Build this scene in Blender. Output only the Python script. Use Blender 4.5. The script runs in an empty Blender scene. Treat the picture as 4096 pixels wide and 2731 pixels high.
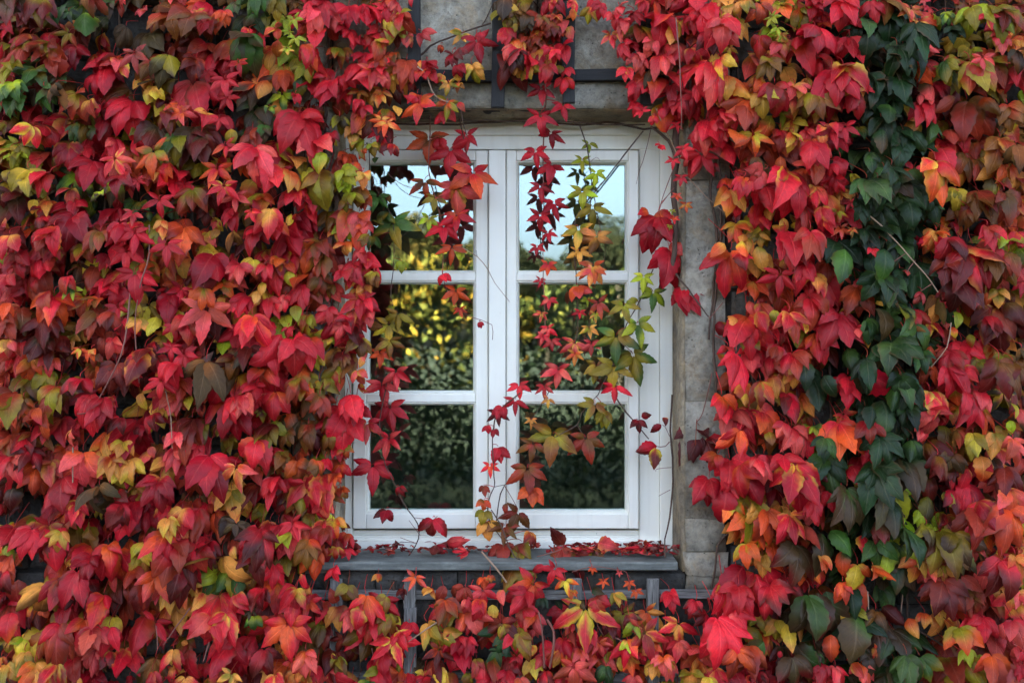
import bpy, bmesh, math, random
import numpy as np
from mathutils import Vector
R = math.radians
rng = np.random.default_rng(7)
random.seed(7)
sc = bpy.context.scene
COL = sc.collection

# ------------------------------------------------------------------ camera, sky, sun, exposure
PXM = 1300.0            # photograph pixels per metre on the wall face
DIST = 3.3              # camera to wall face
ZC = 1.75               # eye height
cam_d = bpy.data.cameras.new('camera'); cam = bpy.data.objects.new('camera', cam_d); COL.objects.link(cam)
cam.location = (0, -DIST, ZC); cam.rotation_euler = (R(90), 0, 0)
cam_d.sensor_width = 36; cam_d.lens = 36 * DIST / (4096 / PXM)
cam_d.clip_start = .05; cam_d.clip_end = 3000
cam_d.dof.use_dof = True; cam_d.dof.focus_distance = DIST - .06; cam_d.dof.aperture_fstop = 2.8
sc.camera = cam
SUN_EL, SUN_AZ = 31, -28     # the sun stands behind the house: this wall is in open shade
w = bpy.data.worlds.new('World'); sc.world = w; w.use_nodes = True
nt = w.node_tree; bg = nt.nodes['Background']
sky = nt.nodes.new('ShaderNodeTexSky'); sky.sky_type = 'NISHITA'; sky.sun_disc = False
sky.sun_elevation = R(SUN_EL); sky.sun_rotation = R(SUN_AZ); sky.air_density = .4; sky.dust_density = 7.0; sky.ozone_density = 0
wt = nt.nodes.new('ShaderNodeMix'); wt.data_type = 'RGBA'; wt.blend_type = 'MULTIPLY'; wt.inputs[0].default_value = 1; wt.inputs[7].default_value = (1.04, 1, .89, 1)   # warm tint added to the sky as a white balance against its blue
nt.links.new(sky.outputs[0], wt.inputs[6]); nt.links.new(wt.outputs[2], bg.inputs[0]); bg.inputs[1].default_value = .13
sd = bpy.data.lights.new('sun', 'SUN'); sun = bpy.data.objects.new('sun', sd); COL.objects.link(sun)
sd.energy = 2.0; sd.angle = R(.6); sd.color = (1, .86, .68)
sdir = Vector((math.sin(R(SUN_AZ)) * math.cos(R(SUN_EL)), math.cos(R(SUN_AZ)) * math.cos(R(SUN_EL)), math.sin(R(SUN_EL))))
sun.rotation_euler = sdir.to_track_quat('Z', 'Y').to_euler(); sun.location = (-5, 12, 12)
vs = sc.view_settings; vs.view_transform = 'Standard'; vs.look = 'None'; vs.gamma = 1; vs.use_curve_mapping = False
vs.exposure = 4.32
sc.cycles.use_adaptive_sampling = True; sc.cycles.adaptive_threshold = .02; sc.cycles.max_bounces = 5; sc.cycles.diffuse_bounces = 3; sc.cycles.transparent_max_bounces = 8

# ------------------------------------------------------------------ helpers
def P(px, py, y=0.0):
    """a point of the place that stands at depth y (behind the wall face = +) at the photo's pixel"""
    k = (DIST + y) / DIST / PXM
    return Vector(((px - 2048) * k, y, ZC - (py - 1365.5) * k))
def meta(o, label=None, cat=None, group=None, kind=None):
    if label: o['label'] = label
    if cat: o['category'] = cat
    if group: o['group'] = group
    if kind: o['kind'] = kind
    return o
def empty(name, loc=(0, 0, 0), **k):
    o = bpy.data.objects.new(name, None); o.empty_display_size = .1; COL.objects.link(o); o.location = loc
    return meta(o, **k)
def mesh_obj(name, verts, faces, mat, parent=None, smooth=False, loc=(0, 0, 0), **k):
    m = bpy.data.meshes.new(name); m.from_pydata([tuple(v) for v in verts], [], faces); m.update()
    if mat: m.materials.append(mat)
    if smooth: m.polygons.foreach_set('use_smooth', [True] * len(m.polygons))
    o = bpy.data.objects.new(name, m); COL.objects.link(o); o.location = loc
    if parent:
        o.parent = parent; o.location = Vector(loc) - parent.location
        if parent.parent: o.location = o.location - parent.parent.location
    return meta(o, **k)
class MB:
    def __init__(s): s.v = []; s.f = []
    def add(s, v, f):
        b = len(s.v); s.v += [tuple(x) for x in v]; s.f += [tuple(b + i for i in q) for q in f]; return s
    def box(s, a, b):
        x0, y0, z0 = [min(a[i], b[i]) for i in range(3)]; x1, y1, z1 = [max(a[i], b[i]) for i in range(3)]
        v = [(x0, y0, z0), (x1, y0, z0), (x1, y1, z0), (x0, y1, z0), (x0, y0, z1), (x1, y0, z1), (x1, y1, z1), (x0, y1, z1)]
        return s.add(v, [(0, 3, 2, 1), (4, 5, 6, 7), (0, 1, 5, 4), (1, 2, 6, 5), (2, 3, 7, 6), (3, 0, 4, 7)])
    def pbox(s, px0, py0, px1, py1, yf, yb):
        a = P(px0, py0, yf); b = P(px1, py1, yf); return s.box((a.x, yf, a.z), (b.x, yb, b.z))
    def ring(s, rect, prof):
        """rect (x0,z0,x1,z1) outer; prof list of (inset, y): a mitred moulding round the rectangle"""
        x0, z0, x1, z1 = rect; n = len(prof); v = []
        for i, y in prof: v += [(x0 + i, y, z0 + i), (x1 - i, y, z0 + i), (x1 - i, y, z1 - i), (x0 + i, y, z1 - i)]
        f = []
        for k in range(n - 1):
            for j in range(4): f.append((4 * k + j, 4 * k + (j + 1) % 4, 4 * k + 4 + (j + 1) % 4, 4 * k + 4 + j))
        return s.add(v, f)
    def build(s, name, mat, parent=None, **k): return mesh_obj(name, s.v, s.f, mat, parent, **k)
def bevel(o, wd, seg=2):
    m = o.modifiers.new('bevel', 'BEVEL'); m.width = wd; m.segments = seg; m.limit_method = 'ANGLE'; m.angle_limit = R(40); return o
def tube_geo(pts, r0, r1, sides=5, jit=0.0, step=.03):
    pts = [np.array(p, float) for p in pts]
    q = [2 * pts[0] - pts[1]] + pts + [2 * pts[-1] - pts[-2]]
    out = []
    for i in range(1, len(q) - 2):
        n = max(2, int(np.linalg.norm(q[i + 1] - q[i]) / step))
        for j in range(n):
            t = j / n
            out.append(.5 * (2 * q[i] + (q[i + 1] - q[i - 1]) * t + (2 * q[i - 1] - 5 * q[i] + 4 * q[i + 1] - q[i + 2]) * t * t + (3 * q[i] - q[i - 1] - 3 * q[i + 1] + q[i + 2]) * t ** 3))
    out.append(pts[-1]); out = np.array(out); n = len(out)
    if jit: out[1:-1] += rng.normal(0, jit, (n - 2, 3))
    tan = np.gradient(out, axis=0); tan /= np.linalg.norm(tan, axis=1)[:, None] + 1e-9
    ref = np.array((0, 1, 0)) if abs(tan[0][1]) < .9 else np.array((1, 0, 0))
    a = np.cross(tan, ref); a /= np.linalg.norm(a, axis=1)[:, None] + 1e-9; b = np.cross(tan, a)
    rad = np.linspace(r0, r1, n) * (1 + (rng.normal(0, .1, n) if jit else 0))
    v = []
    for k in range(sides):
        th = 2 * math.pi * k / sides; v.append(out + (a * math.cos(th) + b * math.sin(th)) * rad[:, None])
    v = np.stack(v, 1).reshape(-1, 3)
    f = [(i * sides + k, i * sides + (k + 1) % sides, (i + 1) * sides + (k + 1) % sides, (i + 1) * sides + k) for i in range(n - 1) for k in range(sides)]
    return v, f
# ------------------------------------------------------------------ materials
def lin(c): return tuple(((x / 255) / 12.92 if x <= 10 else ((x / 255 + .055) / 1.055) ** 2.4) for x in c)
class Mat:
    def __init__(s, name):
        s.m = bpy.data.materials.new(name); s.m.use_nodes = True; s.t = s.m.node_tree; s.b = s.t.nodes['Principled BSDF']; s.out = s.t.nodes['Material Output']
    def n(s, typ, **k):
        x = s.t.nodes.new('ShaderNode' + typ)
        for a, v in k.items(): setattr(x, a, v)
        return x
    def l(s, a, b): s.t.links.new(a, b)
    def noise(s, scale, detail=4, rough=.6, vec=None, dist=0):
        x = s.n('TexNoise'); x.inputs['Scale'].default_value = scale; x.inputs['Detail'].default_value = detail; x.inputs['Roughness'].default_value = rough; x.inputs['Distortion'].default_value = dist
        if vec is not None: s.l(vec, x.inputs['Vector'])
        return x.outputs[0]
    def ramp(s, fac, stops):
        x = s.n('ValToRGB'); e = x.color_ramp.elements
        while len(e) < len(stops): e.new(.5)
        for i, (p, c) in enumerate(stops): e[i].position = p; e[i].color = (*c, 1) if len(c) == 3 else c
        s.l(fac, x.inputs[0]); return x.outputs[0]
    def mix(s, fac, a, b, typ='MIX'):
        x = s.n('Mix', data_type='RGBA', blend_type=typ)
        if isinstance(fac, (int, float)): x.inputs[0].default_value = fac
        else: s.l(fac, x.inputs[0])
        for i, c in ((6, a), (7, b)):
            if isinstance(c, tuple): x.inputs[i].default_value = (*c[:3], 1)
            else: s.l(c, x.inputs[i])
        return x.outputs[2]
    def math(s, op, a, b=0.0, c=None):
        x = s.n('Math', operation=op)
        for i, q in enumerate((a, b, c)):
            if q is None: continue
            if isinstance(q, (int, float)): x.inputs[i].default_value = q
            else: s.l(q, x.inputs[i])
        return x.outputs[0]
    def bump(s, h, strength, dist, target=None):
        x = s.n('Bump'); x.inputs['Strength'].default_value = strength; x.inputs['Distance'].default_value = dist; s.l(h, x.inputs['Height'])
        s.l(x.outputs[0], (target or s.b).inputs['Normal']); return x
def pos(M): return M.n('NewGeometry').outputs['Position']

def stone_mat(name, dark, mid, light, warm):
    M = Mat(name); p = pos(M); rnd = M.n('ObjectInfo').outputs['Random']
    n1 = M.noise(3.5, 6, .65, p); n2 = M.noise(38, 8, .75, p); n3 = M.noise(11, 5, .7, p, .6)
    c = M.ramp(n1, [(.36, dark), (.5, mid), (.64, light)])
    c = M.mix(M.math('MULTIPLY', M.ramp(n3, [(.48, (0, 0, 0)), (.64, (1, 1, 1))]), .7), c, warm)
    c = M.mix(.75, c, M.ramp(n2, [(.3, (.25, .25, .25)), (.5, (.9, .9, .9)), (.68, (1.25, 1.25, 1.2))]), 'MULTIPLY')
    vor = M.n('TexVoronoi'); vor.inputs['Scale'].default_value = 70; M.l(p, vor.inputs['Vector'])
    pit = M.ramp(vor.outputs['Distance'], [(.08, (0, 0, 0)), (.2, (1, 1, 1))])
    pit = M.mix(M.ramp(M.noise(15, 3, .5, p), [(.5, (0, 0, 0)), (.6, (1, 1, 1))]), (1, 1, 1), pit)
    c = M.mix(.7, c, pit, 'MULTIPLY')
    rr = M.n('MapRange'); M.l(rnd, rr.inputs[0]); rr.inputs[3].default_value = .72; rr.inputs[4].default_value = 1.12
    cc = M.n('CombineColor'); [M.l(rr.outputs[0], cc.inputs[i]) for i in range(3)]
    c = M.mix(1.0, c, cc.outputs[0], 'MULTIPLY')
    M.l(c, M.b.inputs['Base Color']); M.b.inputs['Roughness'].default_value = .93
    M.bump(M.math('ADD', M.math('ADD', n2, M.math('MULTIPLY', n3, 1.2)), M.math('MULTIPLY', pit, .5)), 1.0, .010); return M.m
stone = stone_mat('weathered_stone', (.125, .11, .085), (.32, .295, .23), (.52, .49, .40), (.30, .22, .125))
stone_low = stone_mat('dark_shaded_stone', (.022, .021, .018), (.058, .055, .048), (.115, .108, .095), (.08, .06, .036))  # dark stone, deepened further: the shade of the leaf gaps is in the colour
mortar = stone_mat('mortar', (.17, .14, .10), (.34, .28, .19), (.46, .40, .28), (.40, .29, .15))
masonry = stone_mat('shaded_backing_masonry', (.015, .014, .012), (.03, .028, .025), (.05, .048, .042), (.04, .03, .02))  # backing darkened to keep leaf gaps black, shade painted into it

def paint_mat():
    M = Mat('white_paint'); p = pos(M)
    n = M.noise(2.2, 5, .6, p); mp = M.n('Mapping'); mp.inputs['Scale'].default_value = (30, 30, 2); M.l(p, mp.inputs['Vector']); st = M.noise(1, 4, .6, mp.outputs[0])
    c = M.ramp(n, [(.3, (.77, .75, .655)), (.6, (.845, .83, .715))])
    c = M.mix(M.math('MULTIPLY', M.ramp(st, [(.48, (0, 0, 0)), (.72, (1, 1, 1))]), .26), c, (.60, .56, .46))
    sp = M.n('TexVoronoi'); sp.inputs['Scale'].default_value = 26; M.l(p, sp.inputs['Vector'])
    dots = M.ramp(sp.outputs['Distance'], [(.045, (1, 1, 1)), (.075, (0, 0, 0))])
    msk = M.ramp(M.noise(3.1, 2, .5, p), [(.55, (0, 0, 0)), (.62, (1, 1, 1))])
    c = M.mix(M.math('MULTIPLY', dots, msk), c, (.05, .045, .04))
    M.l(c, M.b.inputs['Base Color']); M.b.inputs['Roughness'].default_value = .42; M.b.inputs['Specular IOR Level'].default_value = .35
    M.bump(M.noise(120, 3, .6, p), .12, .002); return M.m
paint = paint_mat()
def wood_mat(name, a, b, dark, rough=.85):
    M = Mat(name); tc = M.n('TexCoord'); mp = M.n('Mapping'); mp.inputs['Scale'].default_value = (1, 1, .045); M.l(tc.outputs['Object'], mp.inputs['Vector'])
    g = M.noise(230, 5, .7, mp.outputs[0], .8); g2 = M.noise(9, 4, .6, tc.outputs['Object'])
    c = M.ramp(g, [(.35, dark), (.5, a), (.68, b)]); c = M.mix(M.math('MULTIPLY', g2, .5), c, dark)
    M.l(c, M.b.inputs['Base Color']); M.b.inputs['Roughness'].default_value = rough; M.bump(g, .6, .003); return M.m
grey_wood = wood_mat('grey_weathered_wood', (.17, .165, .15), (.33, .32, .29), (.04, .038, .034))
black_wood = wood_mat('black_painted_wood', (.009, .009, .009), (.020, .019, .018), (.004, .004, .004), .75)
def slate_mat():
    M = Mat('slate'); p = pos(M); mp = M.n('Mapping'); mp.inputs['Scale'].default_value = (4, 10, 30); M.l(p, mp.inputs['Vector'])
    n = M.noise(2, 6, .65, mp.outputs[0]); n2 = M.noise(60, 5, .7, p)
    c = M.ramp(n, [(.3, (.055, .06, .052)), (.55, (.13, .14, .125)), (.75, (.24, .25, .215))]); c = M.mix(.4, c, M.ramp(n2, [(.35, (.5, .5, .5)), (.6, (1.1, 1.1, 1.1))]), 'MULTIPLY')
    M.l(c, M.b.inputs['Base Color']); M.b.inputs['Roughness'].default_value = .62; M.bump(n2, .35, .003); return M.m
slate = slate_mat()
def glass_mat():
    M = Mat('window_glass'); M.t.nodes.remove(M.b); p = pos(M)
    mp = M.n('Mapping'); mp.inputs['Scale'].default_value = (1.5, 1, 3.5); M.l(p, mp.inputs['Vector'])
    h = M.noise(1.0, 2, .4, mp.outputs[0]); g = M.n('BsdfGlossy'); g.inputs['Roughness'].default_value = .0; g.inputs['Color'].default_value = (.86, 1, .97, 1)
    M.bump(h, .035, .02, g); t = M.n('BsdfTransparent'); t.inputs[0].default_value = (.80, .9, .88, 1)
    fr = M.n('Fresnel'); fr.inputs[0].default_value = 1.9
    s = M.n('MixShader'); M.l(M.math('ADD', fr.outputs[0], .065), s.inputs[0]); M.l(t.outputs[0], s.inputs[1]); M.l(g.outputs[0], s.inputs[2])
    d = M.n('BsdfDiffuse'); d.inputs[0].default_value = (.45, .5, .5, 1); sm = M.ramp(M.noise(2.6, 5, .7, p, .4), [(.55, (0, 0, 0)), (.8, (1, 1, 1))])
    s2 = M.n('MixShader'); M.l(M.math('MULTIPLY', sm, .022), s2.inputs[0]); M.l(s.outputs[0], s2.inputs[1]); M.l(d.outputs[0], s2.inputs[2])
    M.l(s2.outputs[0], M.out.inputs['Surface']); return M.m
glass = glass_mat()
def plain(name, c, rough=.8):
    M = Mat(name); p = pos(M); M.l(M.mix(.5, c, M.ramp(M.noise(12, 4, .6, p), [(.3, tuple(x * .6 for x in c)), (.7, tuple(x * 1.3 for x in c))])), M.b.inputs['Base Color']); M.b.inputs['Roughness'].default_value = rough; return M.m
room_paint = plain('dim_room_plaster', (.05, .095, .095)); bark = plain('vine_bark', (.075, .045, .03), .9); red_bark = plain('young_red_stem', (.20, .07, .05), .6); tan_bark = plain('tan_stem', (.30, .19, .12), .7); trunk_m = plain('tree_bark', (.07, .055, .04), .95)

def leaf_mat(name, trans=.24, rough=.42):
    M = Mat(name); p = pos(M)
    at = M.n('Attribute', attribute_name='Col'); uv = M.n('Attribute', attribute_name='luv'); sx = M.n('SeparateXYZ'); M.l(uv.outputs['Vector'], sx.inputs[0])
    u, v = sx.outputs[0], M.math('ABSOLUTE', sx.outputs[1])
    mid = M.math('SUBTRACT', 1.0, M.math('SMOOTH_MIN', M.math('MULTIPLY', v, 9.0), 1.0, .1))
    ph = M.math('FRACT', M.math('SUBTRACT', M.math('MULTIPLY', u, 7.0), M.math('MULTIPLY', v, 1.9)))
    side = M.math('MULTIPLY', M.ramp(M.math('ABSOLUTE', M.math('SUBTRACT', ph, .5)), [(.0, (1, 1, 1)), (.13, (0, 0, 0))]), M.math('SUBTRACT', 1.0, v))
    vein = M.math('MAXIMUM', mid, M.math('MULTIPLY', side, .55))
    n = M.noise(55, 2.5, .7, p); n2 = M.noise(16, 1, .6, p)
    c = M.mix(.55, at.outputs['Color'], M.ramp(n, [(.3, (.62, .60, .62)), (.5, (1, 1, 1)), (.72, (1.25, 1.2, 1.12))]), 'MULTIPLY')
    c = M.mix(.4, c, M.ramp(n2, [(.3, (.7, .62, .65)), (.5, (1, 1, 1)), (.7, (1.15, 1.2, 1.1))]), 'MULTIPLY')
    c2 = M.mix(1.0, c, (1.7, 1.75, 1.8), 'MULTIPLY'); c2 = M.mix(.12, c2, (.5, .35, .25))
    c = M.mix(M.math('MULTIPLY', vein, .55), c, c2)
    sp = M.n('TexVoronoi'); sp.inputs['Scale'].default_value = 85; M.l(p, sp.inputs['Vector'])
    dots = M.math('MULTIPLY', M.ramp(sp.outputs['Distance'], [(.06, (1, 1, 1)), (.16, (0, 0, 0))]), M.ramp(M.noise(9, 2, .5, p), [(.55, (0, 0, 0)), (.66, (1, 1, 1))]))
    c = M.mix(M.math('MULTIPLY', dots, .6), c, (.05, .022, .015))
    edge = M.math('MULTIPLY', M.ramp(v, [(.72, (0, 0, 0)), (.98, (1, 1, 1))]), M.ramp(M.noise(13, 2, .6, p), [(.52, (0, 0, 0)), (.62, (1, 1, 1))]))
    c = M.mix(M.math('MULTIPLY', edge, .65), c, (.10, .045, .02))
    bf = M.n('NewGeometry').outputs['Backfacing']
    pale = M.mix(.35, c, (.50, .26, .22)); c = M.mix(M.math('MULTIPLY', bf, .8), c, pale)
    M.l(c, M.b.inputs['Base Color']); M.b.inputs['Roughness'].default_value = rough; M.b.inputs['Specular IOR Level'].default_value = .27
    h = M.math('SUBTRACT', M.math('MULTIPLY', n, .3), vein); bp = M.bump(h, .5, .003)
    tr = M.n('BsdfTranslucent'); M.l(c, tr.inputs[0]); s = M.n('MixShader'); s.inputs[0].default_value = trans
    M.l(M.b.outputs[0], s.inputs[1]); M.l(tr.outputs[0], s.inputs[2]); M.l(s.outputs[0], M.out.inputs['Surface']); return M.m
leaf_m = leaf_mat('creeper_leaf')
dry_m = leaf_mat('dry_leaf', .1, .75)

# ------------------------------------------------------------------ the setting: ground, wall, room
M_ = Mat('lawn'); p_ = pos(M_); M_.l(M_.ramp(M_.noise(6, 6, .7, p_), [(.3, (.014, .024, .009)), (.6, (.028, .042, .014)), (.8, (.05, .05, .02))]), M_.b.inputs['Base Color']); M_.b.inputs['Roughness'].default_value = .95
M_.bump(M_.noise(90, 4, .7, p_), 1, .03); lawn = M_.m
mesh_obj('ground', [(-400, -400, 0), (400, -400, 0), (400, 400, 0), (-400, 400, 0)], [(0, 1, 2, 3)], lawn, kind='structure')

wall = empty('stone_wall', (0, 0, 0), label='weathered grey stone house wall behind the creeper around the window', cat='wall', kind='thing')
OX0, OX1 = P(1340, 0).x, P(2742, 0).x; OZ1, OZ0 = P(0, 440).z, P(0, 2285).z
b = MB(); T0, T1 = .014, .36
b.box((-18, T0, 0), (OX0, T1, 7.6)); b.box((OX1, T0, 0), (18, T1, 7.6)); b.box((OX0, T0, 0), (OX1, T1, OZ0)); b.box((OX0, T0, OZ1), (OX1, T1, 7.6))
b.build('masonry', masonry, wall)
def stone_block(px0, py0, px1, py1, mat=stone, gap=5, yf=None, dep=.07, bw=None):
    a = P(px0 + gap, py0 + gap); c = P(px1 - gap, py1 - gap); yf = rng.uniform(-.004, .004) if yf is None else yf
    bw = bw or .006 + .004 * rng.random(); x0, x1, z0, z1 = a.x, c.x, c.z, a.z; j = lambda s=.0035: rng.normal(0, s)
    back = [(x0, dep, z0), (x1, dep, z0), (x1, dep, z1), (x0, dep, z1)]
    mid = [(x0 + j(), yf + bw, z0 + j()), (x1 + j(), yf + bw, z0 + j()), (x1 + j(), yf + bw, z1 + j()), (x0 + j(), yf + bw, z1 + j())]
    fr = []; nx = max(1, int((x1 - x0) / .07)); nz = max(1, int((z1 - z0) / .07))
    v = back + mid; f = [(0, 1, 5, 4), (1, 2, 6, 5), (2, 3, 7, 6), (3, 0, 4, 7)]
    k0 = len(v)
    for iz in range(nz + 1):
        for ix in range(nx + 1):
            edge = ix in (0, nx) or iz in (0, nz)
            v.append((x0 + bw + (x1 - x0 - 2 * bw) * ix / nx + j(.003), yf + j(.002 if edge else .0045), z0 + bw + (z1 - z0 - 2 * bw) * iz / nz + j(.002)))
    q = lambda ix, iz: k0 + iz * (nx + 1) + ix
    for iz in range(nz):
        for ix in range(nx): f.append((q(ix, iz), q(ix + 1, iz), q(ix + 1, iz + 1), q(ix, iz + 1)))
    f.append((4, 5) + tuple(q(ix, 0) for ix in range(nx, -1, -1))); f.append((5, 6) + tuple(q(nx, iz) for iz in range(nz, -1, -1)))
    f.append((6, 7) + tuple(q(ix, nz) for ix in range(0, nx + 1))); f.append((7, 4) + tuple(q(0, iz) for iz in range(0, nz + 1)))
    return mesh_obj('stone', v, f, mat, wall, smooth=True)
# jamb stones beside the window
for y0, y1 in ((-260, 120), (120, 720), (720, 1606), (1606, 2074), (2074, 2204), (2204, 2300), (2300, 2365)): stone_block(2744, y0, 2905 + rng.integers(-15, 25), y1, gap=.4, yf=rng.uniform(-.003, .003), bw=.0022)
for y0, y1 in ((-260, 330), (330, 780), (780, 1240), (1240, 1650), (1650, 2010), (2010, 2290)): stone_block(1165, y0, 1334, y1, gap=4)
for x0, x1 in ((1334, 2150), (2150, 2744)): stone_block(x0, -260, x1, 322, gap=.6, yf=0)
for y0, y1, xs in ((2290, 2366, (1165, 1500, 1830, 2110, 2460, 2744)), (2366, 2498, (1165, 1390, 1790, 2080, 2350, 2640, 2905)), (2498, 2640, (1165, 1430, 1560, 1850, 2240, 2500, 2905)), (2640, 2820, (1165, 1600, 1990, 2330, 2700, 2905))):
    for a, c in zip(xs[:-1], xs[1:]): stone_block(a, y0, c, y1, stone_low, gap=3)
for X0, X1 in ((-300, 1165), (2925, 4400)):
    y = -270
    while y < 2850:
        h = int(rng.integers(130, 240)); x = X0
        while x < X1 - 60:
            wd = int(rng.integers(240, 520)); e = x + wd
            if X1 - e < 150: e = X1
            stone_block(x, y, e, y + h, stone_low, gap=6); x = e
        y += h
# lintel with a chamfered lower arris, and the splayed mortared reveal
a = P(1290, 322); zt = a.z - .001; n = 40; xs = np.linspace(a.x, P(2800, 0).x, n); q0 = P(0, 434).z; q1 = P(0, 484, .11).z
def strip(name, prof, mat, jy, jz):
    m = len(prof); vv = [(x, y + rng.normal(0, jy) * (y < .15), z + rng.normal(0, jz) * (k not in (0, m - 1))) for x in xs for k, (y, z) in enumerate(prof)]
    ff = [(i * m + k, i * m + k + 1, (i + 1) * m + k + 1, (i + 1) * m + k) for i in range(n - 1) for k in range(m - 1)]
    return mesh_obj(name, vv, ff, mat, wall, smooth=True)
strip('lintel', [(.05, zt + .001), (-.004, zt), (-.008, zt - .03), (-.008, q0 + .02), (-.006, q0 + .006), (.002, q0)], stone, .0012, .0015)
strip('lintel_splay', [(.0022, q0 - .0006), (.012, q0 - .004), (.06, (q0 + q1) / 2), (.105, q1 + .003), (.112, q1), (.23, q1 + .006)], mortar, .0015, .0018)
for sx, pf, pb in ((1, 2744, 2690), (-1, 1336, 1382)):
    n = 26; v = []; f = []
    for i in range(n):
        py = 440 + (2285 - 440) * i / (n - 1); A = P(pf + rng.normal(0, 2.2), py, .002); Bq = P(pf - sx * 20 + rng.normal(0, 2.5), py, .016); Cq = P(pb + rng.normal(0, 1.2), py, .145); Dq = P(pb, py, .22)
        v += [(A.x + sx * .02, .05, A.z), A, Bq, Cq, Dq]
    for i in range(n - 1):
        for k in range(4):
            q = (i * 5 + k, i * 5 + k + 1, i * 5 + 6 + k, i * 5 + 5 + k); f.append(q if sx < 0 else q[::-1])
    mesh_obj('reveal', v, f, mortar, wall, smooth=True)
# the room behind
rm = MB(); x0, x1, z0, z1, y0, y1 = -2.2, 2.2, .25, 2.85, .362, 4.2; t = .12
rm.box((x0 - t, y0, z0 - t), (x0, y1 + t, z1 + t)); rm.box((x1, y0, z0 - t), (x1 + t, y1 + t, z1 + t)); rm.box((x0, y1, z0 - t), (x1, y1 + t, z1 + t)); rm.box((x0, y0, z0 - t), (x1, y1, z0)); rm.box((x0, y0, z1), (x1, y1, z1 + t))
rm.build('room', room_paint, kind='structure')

# ------------------------------------------------------------------ the window
win = empty('casement_window', (0, .14, P(0, 2210, .14).z), label='white painted two-leaf casement window with six glass panes and slate sill', cat='window', kind='thing')
def W(px, py, y): q = P(px, py, y); return q.x, q.z
def rect(px0, py0, px1, py1, y):
    a = W(px0, py1, y); c = W(px1, py0, y); return (a[0], a[1], c[0], c[1])
b = MB(); ro = rect(1372, 470, 2692, 2212, .140)
ri = rect(1412, 600, 2556, 2118, .140)
b.pbox(1372, 470, 2692, 541, .142, .22); b.pbox(1376, 541, 2688, 598, .150, .22)
b.pbox(1372, 543, 1409, 2160, .144, .22); b.pbox(2640, 543, 2692, 2212, .144, .22); b.pbox(2557, 598, 2638, 2166, .152, .22)
bevel(b.build('frame', paint, win), .003)
b = MB(); b.pbox(1374, 2163, 2638, 2213, .136, .22); bevel(b.build('bottom_rail', paint, win), .003)
b = MB(); b.pbox(1412, 2120, 2556, 2140, .170, .22); b.pbox(1412, 2140, 2556, 2150, .158, .22); b.pbox(1412, 2150, 2556, 2164, .150, .22)
bevel(b.build('drip_groove', paint, win), .002)
b = MB(); b.pbox(1954, 600, 2023, 2115, .120, .16); bevel(b.build('cover_strip', paint, win), .004, 3)
rows = ((655, 1082), (1136, 1565), (1622, 2043))
for px0, px1, gx0, gx1 in ((1412, 1952, 1478, 1888), (2025, 2555, 2081, 2500)):
    def sub(mb, name, mat=paint):
        o = mb.build(name, mat); o.parent = cas; return o
    o0 = rect(px0, 602, px1, 2114, .132); yF = .132
    b = MB()   # stiles and rails as one mitre-jointed sash
    L = W(px0, 0, yF)[0]; Rr = W(px1, 0, yF)[0]; T = W(0, 602, yF)[1]; Bz = W(0, 2114, yF)[1]
    gl = W(gx0 - 14, 0, yF)[0]; gr = W(gx1 + 14, 0, yF)[0]; gt = W(0, rows[0][0] - 12, yF)[1]; gb = W(0, rows[2][1] + 10, yF)[1]
    b.box((L, yF, Bz), (gl, .19, T)); b.box((gr, yF, Bz), (Rr, .19, T)); b.box((gl, yF + .0006, gt), (gr, .19, T)); b.box((gl, yF + .0006, Bz), (gr, .19, gb))
    cas = bevel(b.build('casement', paint, win), .0035)
    for r0, r1 in zip(rows[:-1], rows[1:]):
        b = MB(); zt_, zb_ = W(0, r0[1] + 9, yF)[1], W(0, r1[0] - 12, yF)[1]; b.box((gl, yF + .0025, zb_), (gr, .19, zt_)); bevel(sub(b, 'glazing_bar'), .004, 3)
    for q, (y0, y1) in enumerate(rows):
        yt = T * 0 + W(0, y0 - 12, yF)[1]; yb_ = W(0, y1 + (10 if q == 2 else 9), yF)[1]
        b = MB(); b.ring((gl, yb_, gr, yt), [(0, .140), (.003, .139), (.0075, .150), (.0085, .153), (.0085, .185)])
        sub(b, 'glazing_bead')
        b = MB(); b.box((gl + .003, .166, yb_ + .003), (gr - .003, .170, yt - .003)); sub(b, 'pane', glass)
# sill: slate slab with a low upstand
b = MB(); a = P(1243, 2247, -.045); c = P(2712, 2281, -.045); zt = a.z; zb = c.z
zback = zt + .010
b.add([(a.x, -.045, zb), (c.x, -.045, zb), (c.x, .22, zb), (a.x, .22, zb), (a.x, -.045, zt), (c.x, -.045, zt), (c.x, .22, zback), (a.x, .22, zback)], [(0, 3, 2, 1), (4, 5, 6, 7), (0, 1, 5, 4), (1, 2, 6, 5), (2, 3, 7, 6), (3, 0, 4, 7)])
sill = bevel(b.build('sill', slate, win), .004)
SILL_Z = zt

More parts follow.
